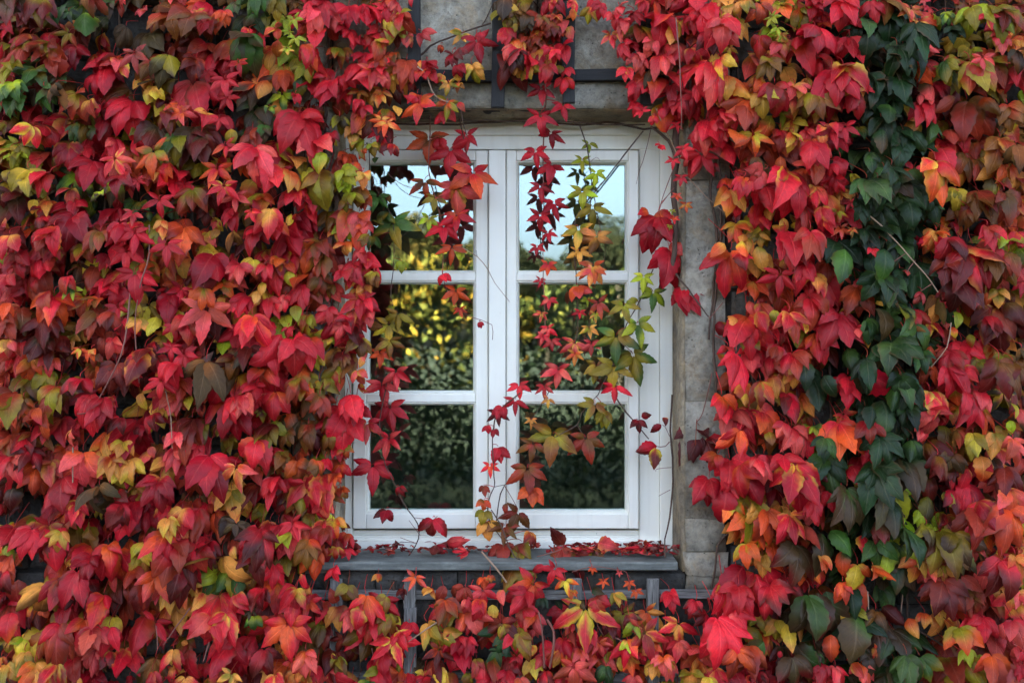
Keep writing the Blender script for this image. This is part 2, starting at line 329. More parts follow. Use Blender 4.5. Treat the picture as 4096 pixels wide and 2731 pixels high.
# ------------------------------------------------------------------ trellises
def slat(px0, py0, px1, py1, yf, mat, th, parent, horiz=False):
    a = P(px0, py0, yf); c = P(px1, py1, yf); L = (c.x - a.x) if horiz else (a.z - c.z); wd = (a.z - c.z) if horiz else (c.x - a.x)
    n = 6; v = []
    for i in range(n + 1):      # a slightly uneven sawn batten, long axis local z
        z = L * i / n; dx = rng.normal(0, .0012); dw = rng.normal(0, .0012)
        v += [(-wd / 2 + dx - dw, 0, z), (wd / 2 + dx + dw, 0, z), (wd / 2 + dx, th, z), (-wd / 2 + dx, th, z)]
    f = [(4 * i + k, 4 * i + (k + 1) % 4, 4 * i + 4 + (k + 1) % 4, 4 * i + 4 + k) for i in range(n) for k in range(4)] + [(3, 2, 1, 0), (4 * n, 4 * n + 1, 4 * n + 2, 4 * n + 3)]
    o = mesh_obj('slat', v, f, mat, parent); o.location = Vector(((a.x + c.x) / 2, yf, c.z)) - parent.location
    if horiz: o.location = Vector((a.x, yf, (a.z + c.z) / 2)) - parent.location; o.rotation_euler = (0, R(90), 0)
    else: o.rotation_euler = (0, R(rng.normal(0, .25)), 0)
    return bevel(o, .0015, 1)
t1 = empty('wall_trellis', P(2130, 430), label='black painted wooden trellis fixed over the lintel above the window', cat='trellis')
for x0, x1, yb in ((1631, 1681, 425), (1966, 2019, 429), (2253, 2302, 411), (2560, 2610, 420)): slat(x0, -330, x1, yb, -.052, black_wood, .022, t1)
slat(1560, 276, 2640, 324, -.029, black_wood, .020, t1, True); slat(1560, -220, 2640, -172, -.029, black_wood, .020, t1, True)
t2 = empty('wall_trellis', P(1950, 2700), label='weathered grey wooden trellis standing below the slate sill', cat='trellis')
for x0, x1, y0, y1, dy in ((1317, 1369, 2317, 2900, 0), (1615, 1662, 2310, 2436, 0), (1614, 1664, 2432, 2900, -.006), (2280, 2328, 2315, 2900, 0), (2592, 2642, 2317, 2900, 0)): slat(x0, y0, x1, y1, -.050 + dy, grey_wood, .02, t2)
slat(1180, 2362, 2960, 2398, -.028, grey_wood, .018, t2, True); slat(1180, 2690, 2960, 2730, -.028, grey_wood, .018, t2, True)
t3 = empty('wall_trellis', P(1262, 2300), label='grey wooden batten half hidden by leaves beside the window jamb', cat='trellis')
slat(1247, 330, 1284, 2230, -.03, grey_wood, .018, t3)

# ------------------------------------------------------------------ creeper leaves
PAL = dict(c=(152, 10, 34), r=(186, 29, 48), p=(212, 78, 84), o=(204, 76, 42), k=(222, 146, 82), y=(204, 168, 66), l=(152, 160, 46), g=(58, 84, 44),
           d=(31, 53, 35), m=(92, 20, 24), b=(112, 68, 32), n=(146, 48, 40), w=(70, 52, 40), v=(132, 114, 36))
PAL = {k: np.array(lin(v)) * ((1.0, .94, .66) if k in 'crp' else (1.0, .98, .55)) for k, v in PAL.items()}
GAIN = .96
def dens_noise(n): return rng.normal(0, 1, n)
def leaf_geo(L, rot, code, shape='5', hi=True, pitch=None, petiole=True, back=.06, pet_to=None):
    """one palmate leaf: verts relative to where its leaflets meet, faces, colours, (u,v)"""
    nr, nc = (11, 4) if hi else (8, 4)
    if shape == 's': angs = [0, -58, 58, -108, 108]; lens = [1, .92, .9, .66, .66]; wr = rng.uniform(.34, .41) if L < .08 else rng.uniform(.40, .46)
    elif shape == 't': sq = rng.uniform(.6, 1); angs = [0, -42 * sq, 42 * sq]; lens = [1, .9, .9]; wr = rng.uniform(.46, .56)
    elif shape == 'n': angs = [0]; lens = [1]; wr = .36
    elif shape == '1': angs = [0]; lens = [1]; wr = rng.uniform(.50, .62)
    else: sq = rng.uniform(.36, .82) if shape != 'h' else .5; angs = [0, -33 * sq, 33 * sq, -70 * sq, 70 * sq]; lens = [1, .95, .93, .70, .68]; wr = rng.uniform(.40, .50)
    dry = shape == 'd'
    if pitch is None: pitch = R(rng.uniform(4, 16) if shape == 's' else rng.uniform(10, 38))
    r = R(rot + rng.normal(0, 5)); yaw = R(rng.normal(0, 9 if shape == 's' else 15))
    D = np.array((math.sin(r) * math.cos(pitch), -math.sin(pitch), -math.cos(r) * math.cos(pitch))); X = np.array((math.cos(r), 0, math.sin(r))); N = np.cross(D, X)
    X, N = X * math.cos(yaw) + N * math.sin(yaw), N * math.cos(yaw) - X * math.sin(yaw)
    L = L / (math.cos(pitch) * .5 + .5)
    cb, ct = PAL[code[0]], PAL[code[1]]
    br = math.exp(rng.normal(0, .18)); rim = rng.random() < .22 and code[0] in 'rconpm' and shape not in 'nh'; rimc = PAL[str(rng.choice(list('okkyo')))]; V = []; F = []; C = []; U = []; base = 0
    us = np.linspace(0, 1, nr + 1); vs_ = np.linspace(-1, 1, nc + 1)
    if len(angs) == 5 and rng.random() < .12: angs = angs[:4]
    order = sorted(range(len(angs)), key=lambda i: -abs(angs[i]))
    for k in order:
        a = R(angs[k] * rng.uniform(.88, 1.1) + rng.normal(0, 4)); ln = L * lens[k] * rng.uniform(.88, 1.08); wd = ln * wr * rng.uniform(.9, 1.1) * .5
        tilt = (rng.normal(.04, .16) if shape == 's' else rng.normal(.14, .28) + .12 * abs(angs[k]) / 60); bend = rng.normal(.95, .40) if shape != 's' else rng.normal(.45, .25)
        if dry: bend = rng.normal(1.6, .8); tilt = rng.normal(0, .6)
        fold = rng.normal(.30, .26); cup = rng.normal(.55, .30); tw = rng.normal(0, .22) + (rng.normal(0, .6) if dry else 0)
        if dry: cup = rng.normal(1.0, .5); wd *= .8
        e1 = D * math.cos(a) + X * math.sin(a); e2 = X * math.cos(a) - D * math.sin(a)
        f = us ** .60 * (1 - us) ** 1.06; f = f / f.max(); f = np.maximum(f, .035); f[-1] = .012
        if hi:
            ser = np.where(np.arange(nr + 1) % 2 == 0, 1.07, .93); f = np.where(us > .25, f * ser, f)
        th = tilt + .35 - (bend + .35) * us          # positive = towards the viewer, then arching back
        ds = ln / nr; cx = np.concatenate(([0], np.cumsum(np.cos(th[:-1]) * ds))); cz = np.concatenate(([0], np.cumsum(np.sin(th[:-1]) * ds)))
        sway = rng.normal(0, .05) * ln * us ** 2
        off = ln * (.07 if len(angs) > 1 else 0)
        uu, vv = np.meshgrid(us, vs_, indexing='ij'); wv = f[:, None] * wd * vv
        h = f[:, None] * wd * (fold * np.abs(vv) - cup * vv ** 2) + wd * .10 * np.sin(uu * 9 + rng.uniform(0, 6) + vv * 2) * np.abs(vv) + tw * uu * wv
        along = off + cx[:, None] - np.sin(th)[:, None] * 0; nn = cz[:, None] + h
        pts = (along[..., None] * e1 + (wv + sway[:, None])[..., None] * e2 + nn[..., None] * N).reshape(-1, 3)
        V.append(pts)
        c_ = nc + 1
        for i in range(nr):
            for j in range(nc): F.append((base + i * c_ + j, base + (i + 1) * c_ + j, base + (i + 1) * c_ + j + 1, base + i * c_ + j + 1))
        base += len(pts)
        pat = rng.normal(0, .22) + .16 * np.sin(uu * 5 + rng.uniform(0, 6)) * vv + rng.normal(0, .2) * vv + .10 * np.abs(vv)
        t = np.clip((uu + pat - .18) / .5, 0, 1); t = t * t * (3 - 2 * t)
        lb = br * math.exp(rng.normal(0, .16)); hue = rng.normal(0, .10)
        col = (cb * (1 - t[..., None]) + ct * t[..., None]) * lb * GAIN
        if rim:
            w_ = np.clip((np.abs(vv) * .55 + (1 - uu) * .8 - .85 + rng.normal(0, .16) + .2 * np.sin(uu * 7 + rng.uniform(0, 6)) * vv) / .35, 0, 1)[..., None]; col = col * (1 - w_) + rimc * GAIN * lb * w_
        col = col * np.array((1 + hue * .25, 1 - hue, 1 + hue * .4))
        C.append(col.reshape(-1, 3)); U.append(np.stack((uu, vv), -1).reshape(-1, 2))
    if petiole and shape not in '1n':
        q0 = np.zeros(3); q3 = np.array((-math.sin(r) * L * .25 + rng.normal(0, .15) * L, back, L * rng.uniform(.35, .7))); q1 = -D * L * .18 + N * -.0
        if pet_to is not None: q3 = np.array(pet_to); q1 = q3 * .3 - D * L * .08
        q2 = q3 * .6 + q1 * .5
        v, f = tube_geo([q0, q1, q2, q3], .0011, .0014, 3, step=.03); V.append(v); F += [tuple(base + i for i in q) for q in f]; base += len(v)
        pc = (PAL['r'] * .6 + PAL['p'] * .4) if code[0] not in 'gdvl' else PAL['b'] * .6 + PAL['p'] * .4
        C.append(np.tile(pc * GAIN * br, (len(v), 1))); U.append(np.tile((.5, .9), (len(v), 1)))
    return np.concatenate(V), F, np.clip(np.concatenate(C), .002, .85), np.concatenate(U)
def leaf_mesh(name, V, F, C, U, mat):
    m = bpy.data.meshes.new(name); n = len(V); fl = np.array(F, np.int32)
    m.vertices.add(n); m.vertices.foreach_set('co', V.astype(np.float32).ravel())
    m.loops.add(fl.size); m.loops.foreach_set('vertex_index', fl.ravel()); m.polygons.add(len(fl)); m.polygons.foreach_set('loop_start', np.arange(0, fl.size, 4, dtype=np.int32))
    m.polygons.foreach_set('use_smooth', np.ones(len(fl), bool)); m.update(calc_edges=True); m.validate()
    a = m.attributes.new('Col', 'FLOAT_COLOR', 'POINT'); a.data.foreach_set('color', np.concatenate((C, np.ones((n, 1))), 1).astype(np.float32).ravel())
    u = m.attributes.new('luv', 'FLOAT2', 'POINT'); u.data.foreach_set('vector', U.astype(np.float32).ravel())
    m.materials.append(mat); return m
class Mass:
    def __init__(s): s.V = []; s.F = []; s.C = []; s.U = []; s.b = 0
    def add(s, pt, g):
        V, F, C, U = g; s.V.append(V + np.array(pt)); s.F += [tuple(s.b + i for i in q) for q in F]; s.b += len(V); s.C.append(C); s.U.append(U)
    def build(s, name, parent, mat=leaf_m, **k):
        if not s.V: return None
        o = bpy.data.objects.new(name, leaf_mesh(name, np.concatenate(s.V), s.F, np.concatenate(s.C), np.concatenate(s.U), mat)); COL.objects.link(o); o['kind'] = 'stuff'
        if parent: o.parent = parent; o.location = -parent.location
        return meta(o, **k)
TILES = dict(L1=(0, 0, .574), L2=(0, 900, .574), L3=(0, 1800, .594), R1=(2800, 0, .574), R2=(2800, 900, .574), R3=(2800, 1800, .5937), T=(1500, 0, .4252),
             z1=(1200, 0, .7228), z2=(1200, 1000, .7228), b=(1100, 1900, .7653), p3=(1150, 2150, .3706), p4=(1850, 2150, .3706))
def parse(tile, txt):
    x0, y0, s = TILES[tile]; out = []
    for e in txt.replace('\n', ';').split(';'):
        q = e.split()
        if len(q) < 5: continue
        out.append((x0 + float(q[0]) * s, y0 + float(q[1]) * s, float(q[2]) * s, float(q[3]), q[4], q[5] if len(q) > 5 else '5'))
    return out
ALL = []                                    # what has been hung, for the colours of the leaves deeper in
def grow(name, label, base_px, leaves, depth, stems=(), fill=(), cat='creeper', big=300, hi_mass=False, to_stem=False):
    """a creeper: leaf objects, stems, and the uncountable rest deeper in"""
    t = empty(name, P(*base_px, -.02), label=label, cat=cat); mass = Mass()
    leaves = sorted(leaves, key=lambda e: -e[2])
    sp = []
    if to_stem:
        for pts, *_ in stems:
            for p0, p1 in zip(pts[:-1], pts[1:]): sp += [np.array(p0.lerp(p1, k / 8)) for k in range(9)]
        sp = np.array(sp)
    for i, (px, py, s, rot, code, sh) in enumerate(leaves):
        if not to_stem and sh == '5' and rng.random() < .03: sh, code = 'd', str(rng.choice(['bn', 'nb', 'bw', 'kb']))
        d = depth(px, py, s, sh); pt = P(px, py, d); L = (1.28 if to_stem else .98) * math.exp(rng.normal(0, .08 if to_stem else .12)) * s * (DIST + d) / DIST / PXM
        L = min(L, .152)
        bk = max(.01, -d * .8) if d < 0 else .02
        pt_ = None
        if len(sp):
            dd = ((sp - np.array(pt) - np.array((0, 0, L * .15))) ** 2).sum(1); q = sp[int(dd.argmin())] - np.array(pt)
            if np.linalg.norm(q) < .16: pt_ = q
        g = leaf_geo(L, rot, code, sh, i < big or hi_mass, back=bk, pet_to=pt_); ALL.append((px, py, s, code))
        if i < big:
            o = bpy.data.objects.new('leaf', leaf_mesh('leaf', *g, dry_m if sh == 'd' else leaf_m)); COL.objects.link(o); o.parent = t; o.location = pt - t.location
        else: mass.add(pt, g)
    for pts, r0, r1, mat, jit in stems:
        v, f = tube_geo(pts, r0, r1, 6, jit); o = mesh_obj('stem', v, f, mat, t, smooth=True); o.location = -t.location
    t['_fill'] = 0; del t['_fill']
    return t, mass

# ---- leaf lists, read off the photograph tile by tile: x y length turn colours [shape]
L1 = parse('L1', """120 -40 300 0 wm;300 -10 260 5 vm;440 50 270 5 gd 1;600 90 280 10 lg 1;640 -40 190 0 gd;770 -10 150 10 gw;210 230 180 -10 nc t;205 280 240 -5 vn;340 280 260 0 vn;520 310 280 0 rc;775 420 290 -2 rc;30 400 230 0 nr t
100 440 190 10 lv;90 560 200 0 lg;150 650 220 0 gg;310 600 200 20 wg;400 590 230 0 gw;250 470 200 0 vg;880 180 190 0 ww d;935 370 180 10 np s;1000 60 110 0 pp t;1190 80 270 5 nb;1340 80 240 -10 nb t;1170 370 260 0 vw t;1060 430 180 -10 nb
1440 140 190 -15 rn t;1420 80 100 0 yp 1;1560 70 150 0 ro;1640 10 130 0 wg;1790 -60 220 0 gg;1930 -40 190 5 gv;2070 0 120 0 wb;1735 230 310 0 gw;1735 200 100 -10 rr t;2050 130 75 10 ll s;2015 220 75 -10 ll s;2060 260 70 15 ll s;2000 340 70 0 lk s
1930 190 130 0 po t;1935 280 130 -10 ok 1;2190 60 200 0 rp;2250 0 180 0 rr;2130 130 150 -10 rr t;2190 360 220 0 ro;2130 300 200 10 or;1860 560 160 -10 ok 1;1975 480 220 0 on;2100 530 180 10 gv 1;1730 620 190 10 mw t;1880 740 130 20 lg t;1830 820 180 15 gw t
1570 550 130 0 rr s;1580 680 140 25 rr s;1530 820 110 -10 rr s;1660 430 100 0 rr s;1350 560 320 0 nr;1370 400 180 0 nm;1000 560 170 10 yk;1060 600 180 10 ky t;930 690 290 5 rc;540 640 250 5 vn;620 690 160 20 kn t;770 780 260 -10 rc;700 720 180 0 rm
880 700 200 -10 nr t;1060 740 110 0 yv 1;1160 760 240 10 bm;1260 780 150 20 op s;1100 870 220 -10 wm t;1250 920 200 0 gv;1400 880 300 10 bm;1410 940 260 5 wm;1450 780 160 0 kr t;1570 1010 140 15 ro s;1610 900 130 10 yv 1;1760 900 200 0 mn t
2090 780 340 5 rr;2200 960 200 -5 rp t;1780 1010 330 5 rp;1930 980 220 0 rc;1900 1130 280 -5 rr;2020 1180 160 0 ok t;2120 1120 150 0 vy 1;2230 1170 260 0 bv;2240 1060 150 0 ly 1;300 860 200 10 nr t;230 870 170 -20 nr t;520 860 150 0 vg
480 990 260 0 rc;590 1010 220 0 rr;640 900 160 10 gw 1;30 960 200 -10 vk;70 1040 250 0 nv;130 1050 180 0 vl;260 1090 190 0 yv 1;390 1080 110 0 vb 1;350 1200 230 0 nr;650 1110 290 0 rc;800 1100 180 15 rp s;940 960 150 20 rr t;1070 1050 180 10 vo s
940 1050 200 0 no;1030 1180 120 0 op t;860 1210 200 0 rc t;960 1260 140 10 rr s;1220 1190 300 -3 rr;1170 1130 160 -20 ro t;1340 1310 230 0 vn;1430 1290 200 10 vm;1510 1170 150 0 ro s;1560 1290 140 -10 rr s;1640 1360 140 0 rp s;1620 1440 200 0 rc
1110 1390 180 0 rr s;1090 1200 90 0 kk 1;200 1170 260 5 yv t;90 1270 200 0 yb;100 1330 240 0 wm 1;240 1390 130 0 yk 1;330 1390 180 10 ok t;310 1500 140 0 rm t;520 1410 300 0 rc;500 1310 120 0 np t;620 1280 110 0 lg 1;700 1330 120 0 lw t
820 1440 230 0 rc;930 1480 160 0 rp s;980 1400 180 0 vg t;1750 1470 110 20 rr s;1820 1340 170 0 yo t;2030 1490 110 0 yk 1;2150 1300 260 0 rr;2050 1320 190 -10 rr;2190 1230 150 10 vb;1890 1440 200 0 kr t""")
L2 = parse('L2', """520 -80 280 0 rc;100 0 230 0 nm;20 120 170 0 ll 1;380 0 260 5 or;330 30 230 -10 rn;120 180 260 10 nr;70 60 200 0 kr t;300 190 200 0 nr t;270 250 260 -5 rn;580 130 200 0 vn;560 270 200 0 on;680 270 260 0 nn;700 40 170 0 bn;840 -20 200 0 rc
940 50 170 0 rr s;950 -30 200 10 rr;1080 20 180 0 vy;1160 130 160 0 rr s;1290 0 330 0 on t;1130 -40 200 0 ok;1270 180 180 10 ok 1;1450 40 180 0 yp t;1480 -60 120 0 ky 1;1490 190 330 0 rc;1620 40 200 0 rc;1790 0 260 0 rr;2000 10 320 0 rc;1930 -20 200 0 or t
2180 150 210 0 vo 1;2230 100 240 0 bn;50 340 180 -10 pr t;470 350 160 0 rn t;490 440 100 20 gl s;340 460 200 0 ro 1;380 480 260 0 ro;330 620 260 10 nm;150 560 250 0 nb;50 530 190 0 no;20 640 200 0 nn;880 180 150 0 rr s;850 290 180 0 rr;940 330 170 0 rr s
980 430 150 10 rr s;830 440 170 0 rr;1040 240 200 0 vo;1180 270 200 0 on;1610 200 120 30 rr 1;1660 270 180 10 rp t;1770 230 180 -20 yn t;1850 260 160 0 nr;1930 290 200 0 nr;2010 320 150 15 ky 1;1830 400 120 0 yk 1;1960 220 140 0 vo t;2100 400 200 0 rr
2230 330 200 0 bn;2140 620 180 0 nv;2060 560 140 0 vl 1;690 500 160 -30 ob t;660 590 260 0 bn;590 500 160 -40 on t;760 590 200 20 nm;930 520 170 0 yv;1040 560 130 10 vy 1;960 640 160 0 vk t;1190 470 300 -3 rc;1150 430 130 0 rm;1090 640 180 0 yy 1
1160 730 200 10 vk t;1210 700 120 0 rr s;1300 620 220 10 rn;1440 580 260 -5 np s;1420 430 180 0 vo t;1560 500 180 10 nk t;1700 520 200 0 rr;1760 620 240 0 rr;1870 500 200 10 pr;1650 680 180 0 rr t;1790 460 100 0 kk 1;1870 650 200 0 rr;820 570 140 0 rr s
850 660 100 -20 rr s;730 740 200 0 nm;790 780 170 0 rp;890 700 100 0 rr t;300 760 200 10 wm t;420 780 220 0 nm;230 700 220 -10 nm;60 790 160 0 kp t;500 760 120 20 vk t;470 860 200 0 rm 1;560 860 110 0 yo s;640 860 120 10 ko t;170 850 280 10 rc
110 880 180 -20 rn;370 920 180 0 op t;220 920 180 0 ko t;330 1000 200 0 yv;200 1040 210 0 vb;400 1110 290 0 nv;280 1080 120 -60 nm 1;490 1090 130 60 bm 1;560 1060 150 0 cm t;690 910 280 0 bn;810 960 240 0 nm;900 960 150 10 kr t;1010 850 300 -10 rm
1030 1000 200 -10 rm;1100 900 130 20 rn t;1090 1010 120 60 ok 1;1190 850 130 0 rc s;1280 890 140 10 rr s;1200 940 270 0 rr;1120 1080 150 0 rr s;1440 930 380 0 nr;1400 920 200 -20 rn t;1580 790 130 0 gl 1;1640 800 120 10 gl 1;1600 760 110 0 pk 1
1740 840 260 0 mw;1640 900 160 -20 mb t;1840 990 300 10 rr;1850 980 200 0 or t;1960 760 280 -15 rr 1;2040 780 280 15 rr t;2050 770 180 60 rm 1;1890 890 230 -30 rr t;2190 670 180 -60 bm 1;2070 1060 200 0 vn;2170 1080 160 10 ov t;2230 1180 200 0 bn
1610 1190 220 0 rr;1640 1210 330 0 rc;1700 1170 150 20 rp;1780 1100 170 0 rr;1920 1150 200 0 or t;1880 1370 260 0 mv;1960 1310 160 20 ow t;2150 1380 240 0 nb;2010 1420 160 0 vb;1800 1480 180 0 rr t;100 1150 300 -10 nv;30 1140 260 0 nn;70 1270 200 0 no
170 1200 200 10 bo;390 1120 200 0 bm;630 1170 280 0 rr;720 1190 240 10 rc;430 1330 280 0 nr;300 1320 180 0 on t;240 1270 160 0 or t;500 1420 150 0 kp t;80 1440 240 0 nb;220 1430 180 30 nb;920 1260 130 0 ky 1;960 1340 320 0 rc;840 1330 170 -30 rm t
1060 1310 160 30 rm t;1110 1220 220 -5 ky 1;1230 1160 240 0 op;1320 1190 140 10 yk 1;1160 1150 160 -30 pr t;740 1430 220 0 ok;860 1500 150 0 yk t;1340 1340 300 0 mn;1430 1380 160 0 nv;1160 1460 150 10 kp 1;1050 1540 120 20 pp 1;1240 1430 180 0 rp t;1380 1510 160 0 rr""")
L3 = parse('L3', """80 20 260 0 pr;250 90 240 0 on;340 60 230 10 pp t;200 -20 200 0 rm;560 0 220 0 op t;630 60 250 0 kp;750 40 200 0 ok;880 0 290 0 or;870 50 220 10 ky t;1010 0 180 0 kp 1;1150 30 230 0 pk;1080 170 180 0 kr t;1080 190 260 0 rc;1170 150 120 60 rm 1
1410 20 290 0 rc;1330 60 240 -10 rn;1500 60 170 30 rc t;1590 110 190 0 op s;1560 260 200 0 vk t;1720 210 220 10 nm;1770 170 120 50 ww 1;1900 0 200 0 vb;2000 60 180 10 ob t;2130 60 150 0 ob t;1850 170 280 0 rr;1930 180 150 70 rr 1;2130 240 250 10 rr
2180 150 200 0 rr;2020 240 250 0 vb;110 220 190 -5 wm 1;20 360 110 -10 nr t;420 170 180 20 rr t;460 150 60 0 kk 1;670 230 290 -5 rc;560 260 200 -60 rc 1;780 280 180 60 rm 1;520 330 200 -10 rc;450 400 200 0 on;900 330 310 0 rc;820 350 200 -10 rm
1000 380 200 10 rc;1120 360 150 0 kr t;1230 380 180 0 kr t;1340 380 290 0 rn;1450 410 200 10 on;1270 340 160 0 nr;1590 490 130 0 ww s;1640 480 130 20 ww 1;1720 500 150 -20 rr 1;1810 490 140 10 rr 1;1760 530 270 0 rm;1690 580 200 0 rc;1830 580 200 0 rm
1970 490 150 10 rr s;1940 540 150 -20 vl t;2080 590 180 0 ob;2140 680 90 20 oo 1;2060 650 150 0 vk t;330 490 260 0 rc;220 520 220 -25 rr;350 530 230 10 rr t;410 540 130 0 yk;600 500 200 20 vb;0 500 130 30 yp 1;40 640 160 10 lo 1;60 700 230 0 no
30 800 200 0 rm;120 870 270 0 nr 1;460 720 60 0 kk 1;440 750 200 -15 op;520 800 260 0 rc;730 620 300 0 or;620 700 240 0 rc;800 660 240 0 or;940 680 200 0 yk;970 610 180 10 ky t;1130 450 200 10 ky;1110 560 240 0 or;1260 500 150 20 yk 1;1190 600 290 -5 rn
1250 700 300 0 rm;1320 620 200 0 rn;1420 600 200 0 rm;1190 850 220 0 ok;1060 820 260 0 op;960 890 240 0 nm;900 880 150 0 on 1;760 850 120 0 op 1;600 850 240 0 rm;420 850 240 -10 nr;330 900 260 -10 rr;500 960 240 0 rc;700 960 250 0 rr;1500 700 290 10 mw
1600 740 230 10 lg t;1700 760 160 0 vb;1760 640 260 0 rm;1850 760 180 0 rr;1560 650 90 40 pk 1;1480 950 320 0 pr;1380 950 180 -20 rk t;1420 1100 240 -10 pr;1530 1090 300 0 rr;1590 960 160 30 rr t;1760 920 220 0 rm;1860 880 250 0 or;2000 920 220 0 yr
2030 830 120 10 kr 1;2100 960 200 0 rm;1960 1000 200 0 or;2080 1020 150 0 or s;2130 1060 140 20 ok t;1940 1160 260 0 or s;1830 1130 180 -30 or t;2040 1180 150 60 op 1;80 1090 300 -5 ro 1;290 1040 150 10 yo 1;280 1180 230 -15 ly 1;320 1220 180 0 ko t
400 1150 300 0 rn;620 1180 250 0 rp;570 1130 160 -10 or t;760 1110 160 0 yp t;980 1110 290 -2 rr 1;740 1180 200 0 rr;840 1320 250 10 rc;740 1340 200 0 rm;1050 1390 240 0 rc;1170 1330 200 0 kr;1270 1340 240 10 nr 1;1220 1290 90 70 kk 1;1560 1280 290 0 rc
1680 1240 300 0 rc;1780 1330 240 0 rm;1710 1110 120 0 lg t;1690 1080 90 0 ww s;620 1470 200 0 rc;500 1370 260 0 rn;240 1420 260 0 ko;170 1350 200 0 kv;380 1420 240 0 rn;540 1530 130 20 ky 1;1480 1480 150 0 pk t;1560 1500 130 0 vk s;1940 1410 230 0 ok
2060 1340 200 0 op;2140 1440 180 0 pr;2000 1400 150 30 op t;1850 1500 200 0 rr;1030 1480 200 0 rr;1250 1520 150 0 kr""")
R1 = parse('R1', """50 20 330 0 rr;150 120 330 0 pr;120 150 240 20 rp;60 230 240 0 rm;200 30 120 0 vk t;300 0 150 10 kv t;420 20 220 0 on;560 30 180 0 vo t;700 60 200 0 ov t;780 -20 160 0 rr;920 -30 220 0 rr;1000 0 260 -5 rr;800 190 250 0 rc;850 120 140 20 ro t
500 120 90 20 ll s;540 190 90 0 ll s;570 240 80 -20 kl s;420 240 190 -10 rn t;560 290 190 10 kp t;690 250 280 0 or;620 270 160 -20 ok t;1040 250 280 0 rr;960 260 190 -30 rr t;1080 270 180 30 or 1;480 400 180 0 vb;590 470 150 20 vk 1;920 480 350 0 rc
1000 450 260 10 rr;820 380 210 10 rn;1060 540 170 10 ok t;1080 640 220 10 rr t;950 620 250 0 rc;840 600 120 0 lv 1;130 400 270 5 ry t;70 420 360 0 rp;190 520 200 5 ok t;330 580 130 -40 on 1;440 560 170 -10 yo t;520 580 260 0 nr;420 640 200 10 oy t
320 690 320 -10 on;660 580 160 0 kp;640 640 220 -10 pk t;730 540 150 20 kk d;790 640 200 10 vb;740 700 150 0 vb t;130 740 220 0 rr;180 780 200 10 rp t;60 830 240 0 rr;10 900 200 0 rp;500 810 180 -15 lo 1;640 830 140 10 oy t;260 930 200 -10 ko 1
400 900 160 -20 yo 1;560 900 220 0 rn;650 920 200 0 oy;740 900 130 0 rp t;860 880 170 -5 kr t;300 950 160 0 on t;770 960 260 0 or;920 900 170 0 rr s;1010 880 140 10 rr s;960 960 150 20 rr t;1180 810 130 10 vl 1;1110 880 120 0 vg t;390 1090 180 -10 pr
560 1090 130 -10 or 1;600 1180 320 0 rr;680 1120 240 15 pr 1;450 1180 200 -40 pr t;400 1300 260 0 rr t;310 1230 200 -20 or;460 1300 270 -3 rr 1;200 1310 220 -10 ok t;800 1110 220 0 on;850 1140 200 10 rp;930 1130 150 10 rr t;940 1230 140 30 rr d
1060 1210 100 10 yy d;800 1290 240 0 nr;880 1360 200 20 ro 1;720 1430 200 0 rn;840 1430 180 20 rr;1040 1310 100 -5 rk t;980 1330 120 0 ok t;1050 1410 80 20 rr s;960 1470 110 0 vn s;580 1520 150 0 yk 1;1190 0 160 0 rr t;1240 30 140 0 rr t;1110 30 160 0 gg
1150 130 200 0 dg 1;1300 -20 300 0 dd;1300 120 160 0 vw 1;1300 200 300 -10 gd;1420 180 180 10 lg 1;1420 320 280 10 dd;1360 500 350 0 dd 1;1180 500 260 20 dd t;1180 640 220 10 dd;1280 770 200 0 dd;1250 880 300 10 dd 1;1370 880 390 0 dd 1;1470 920 180 40 dg 1
1540 980 200 10 dd;1180 1060 200 10 gd;1280 1160 160 0 gg t;1450 1190 180 40 gd 1;1240 1250 280 0 dd;1380 1270 340 0 gd;1160 1240 240 0 dg;1100 1380 200 10 dd;1250 1420 200 20 dd;1480 1400 180 0 dd;1600 1400 160 0 dg;1470 60 110 5 po s;1530 150 110 15 ok s
1480 220 90 -5 op s;1550 300 130 0 pp s;1560 0 60 0 pp s;1640 110 150 0 gl t;1710 80 130 10 lg;1770 80 130 0 ll;1880 40 250 0 lv;1760 180 160 0 dd;2040 60 260 0 lv;2130 60 280 0 vn;1990 90 120 10 rr s;2080 230 180 0 rp;2160 280 130 10 ok 1;2220 100 220 0 vo
1500 450 180 0 vk 1;1640 450 160 -10 no 1;1650 560 200 0 rm;1700 420 160 10 gv;1870 330 150 -40 yv 1;1880 420 290 0 nv;1800 400 230 -20 vn t;2030 400 280 0 vn;1970 400 120 0 pp s;2180 430 280 0 nr;2200 340 180 10 wb t;1540 640 110 0 wp d;1560 700 260 0 rr
1450 740 130 -10 vk 1;1860 690 360 0 bn;1780 680 200 -50 bn 1;1970 680 250 30 ob 1;2140 720 220 0 nb;2160 870 170 20 ln 1;2090 950 280 0 nb;2200 1000 220 0 nr;1840 1060 280 0 bn;1680 1030 200 10 nr 1;1640 1110 320 0 ro;1730 1130 260 30 rk 1;1580 1140 200 -20 or t
1780 1310 180 0 yv t;2030 1240 200 0 wv 1;2160 1140 220 10 ok;1930 1320 300 -5 nb;1980 1390 230 10 rm;2120 1330 320 5 bn;2230 1400 150 0 oo 1""")
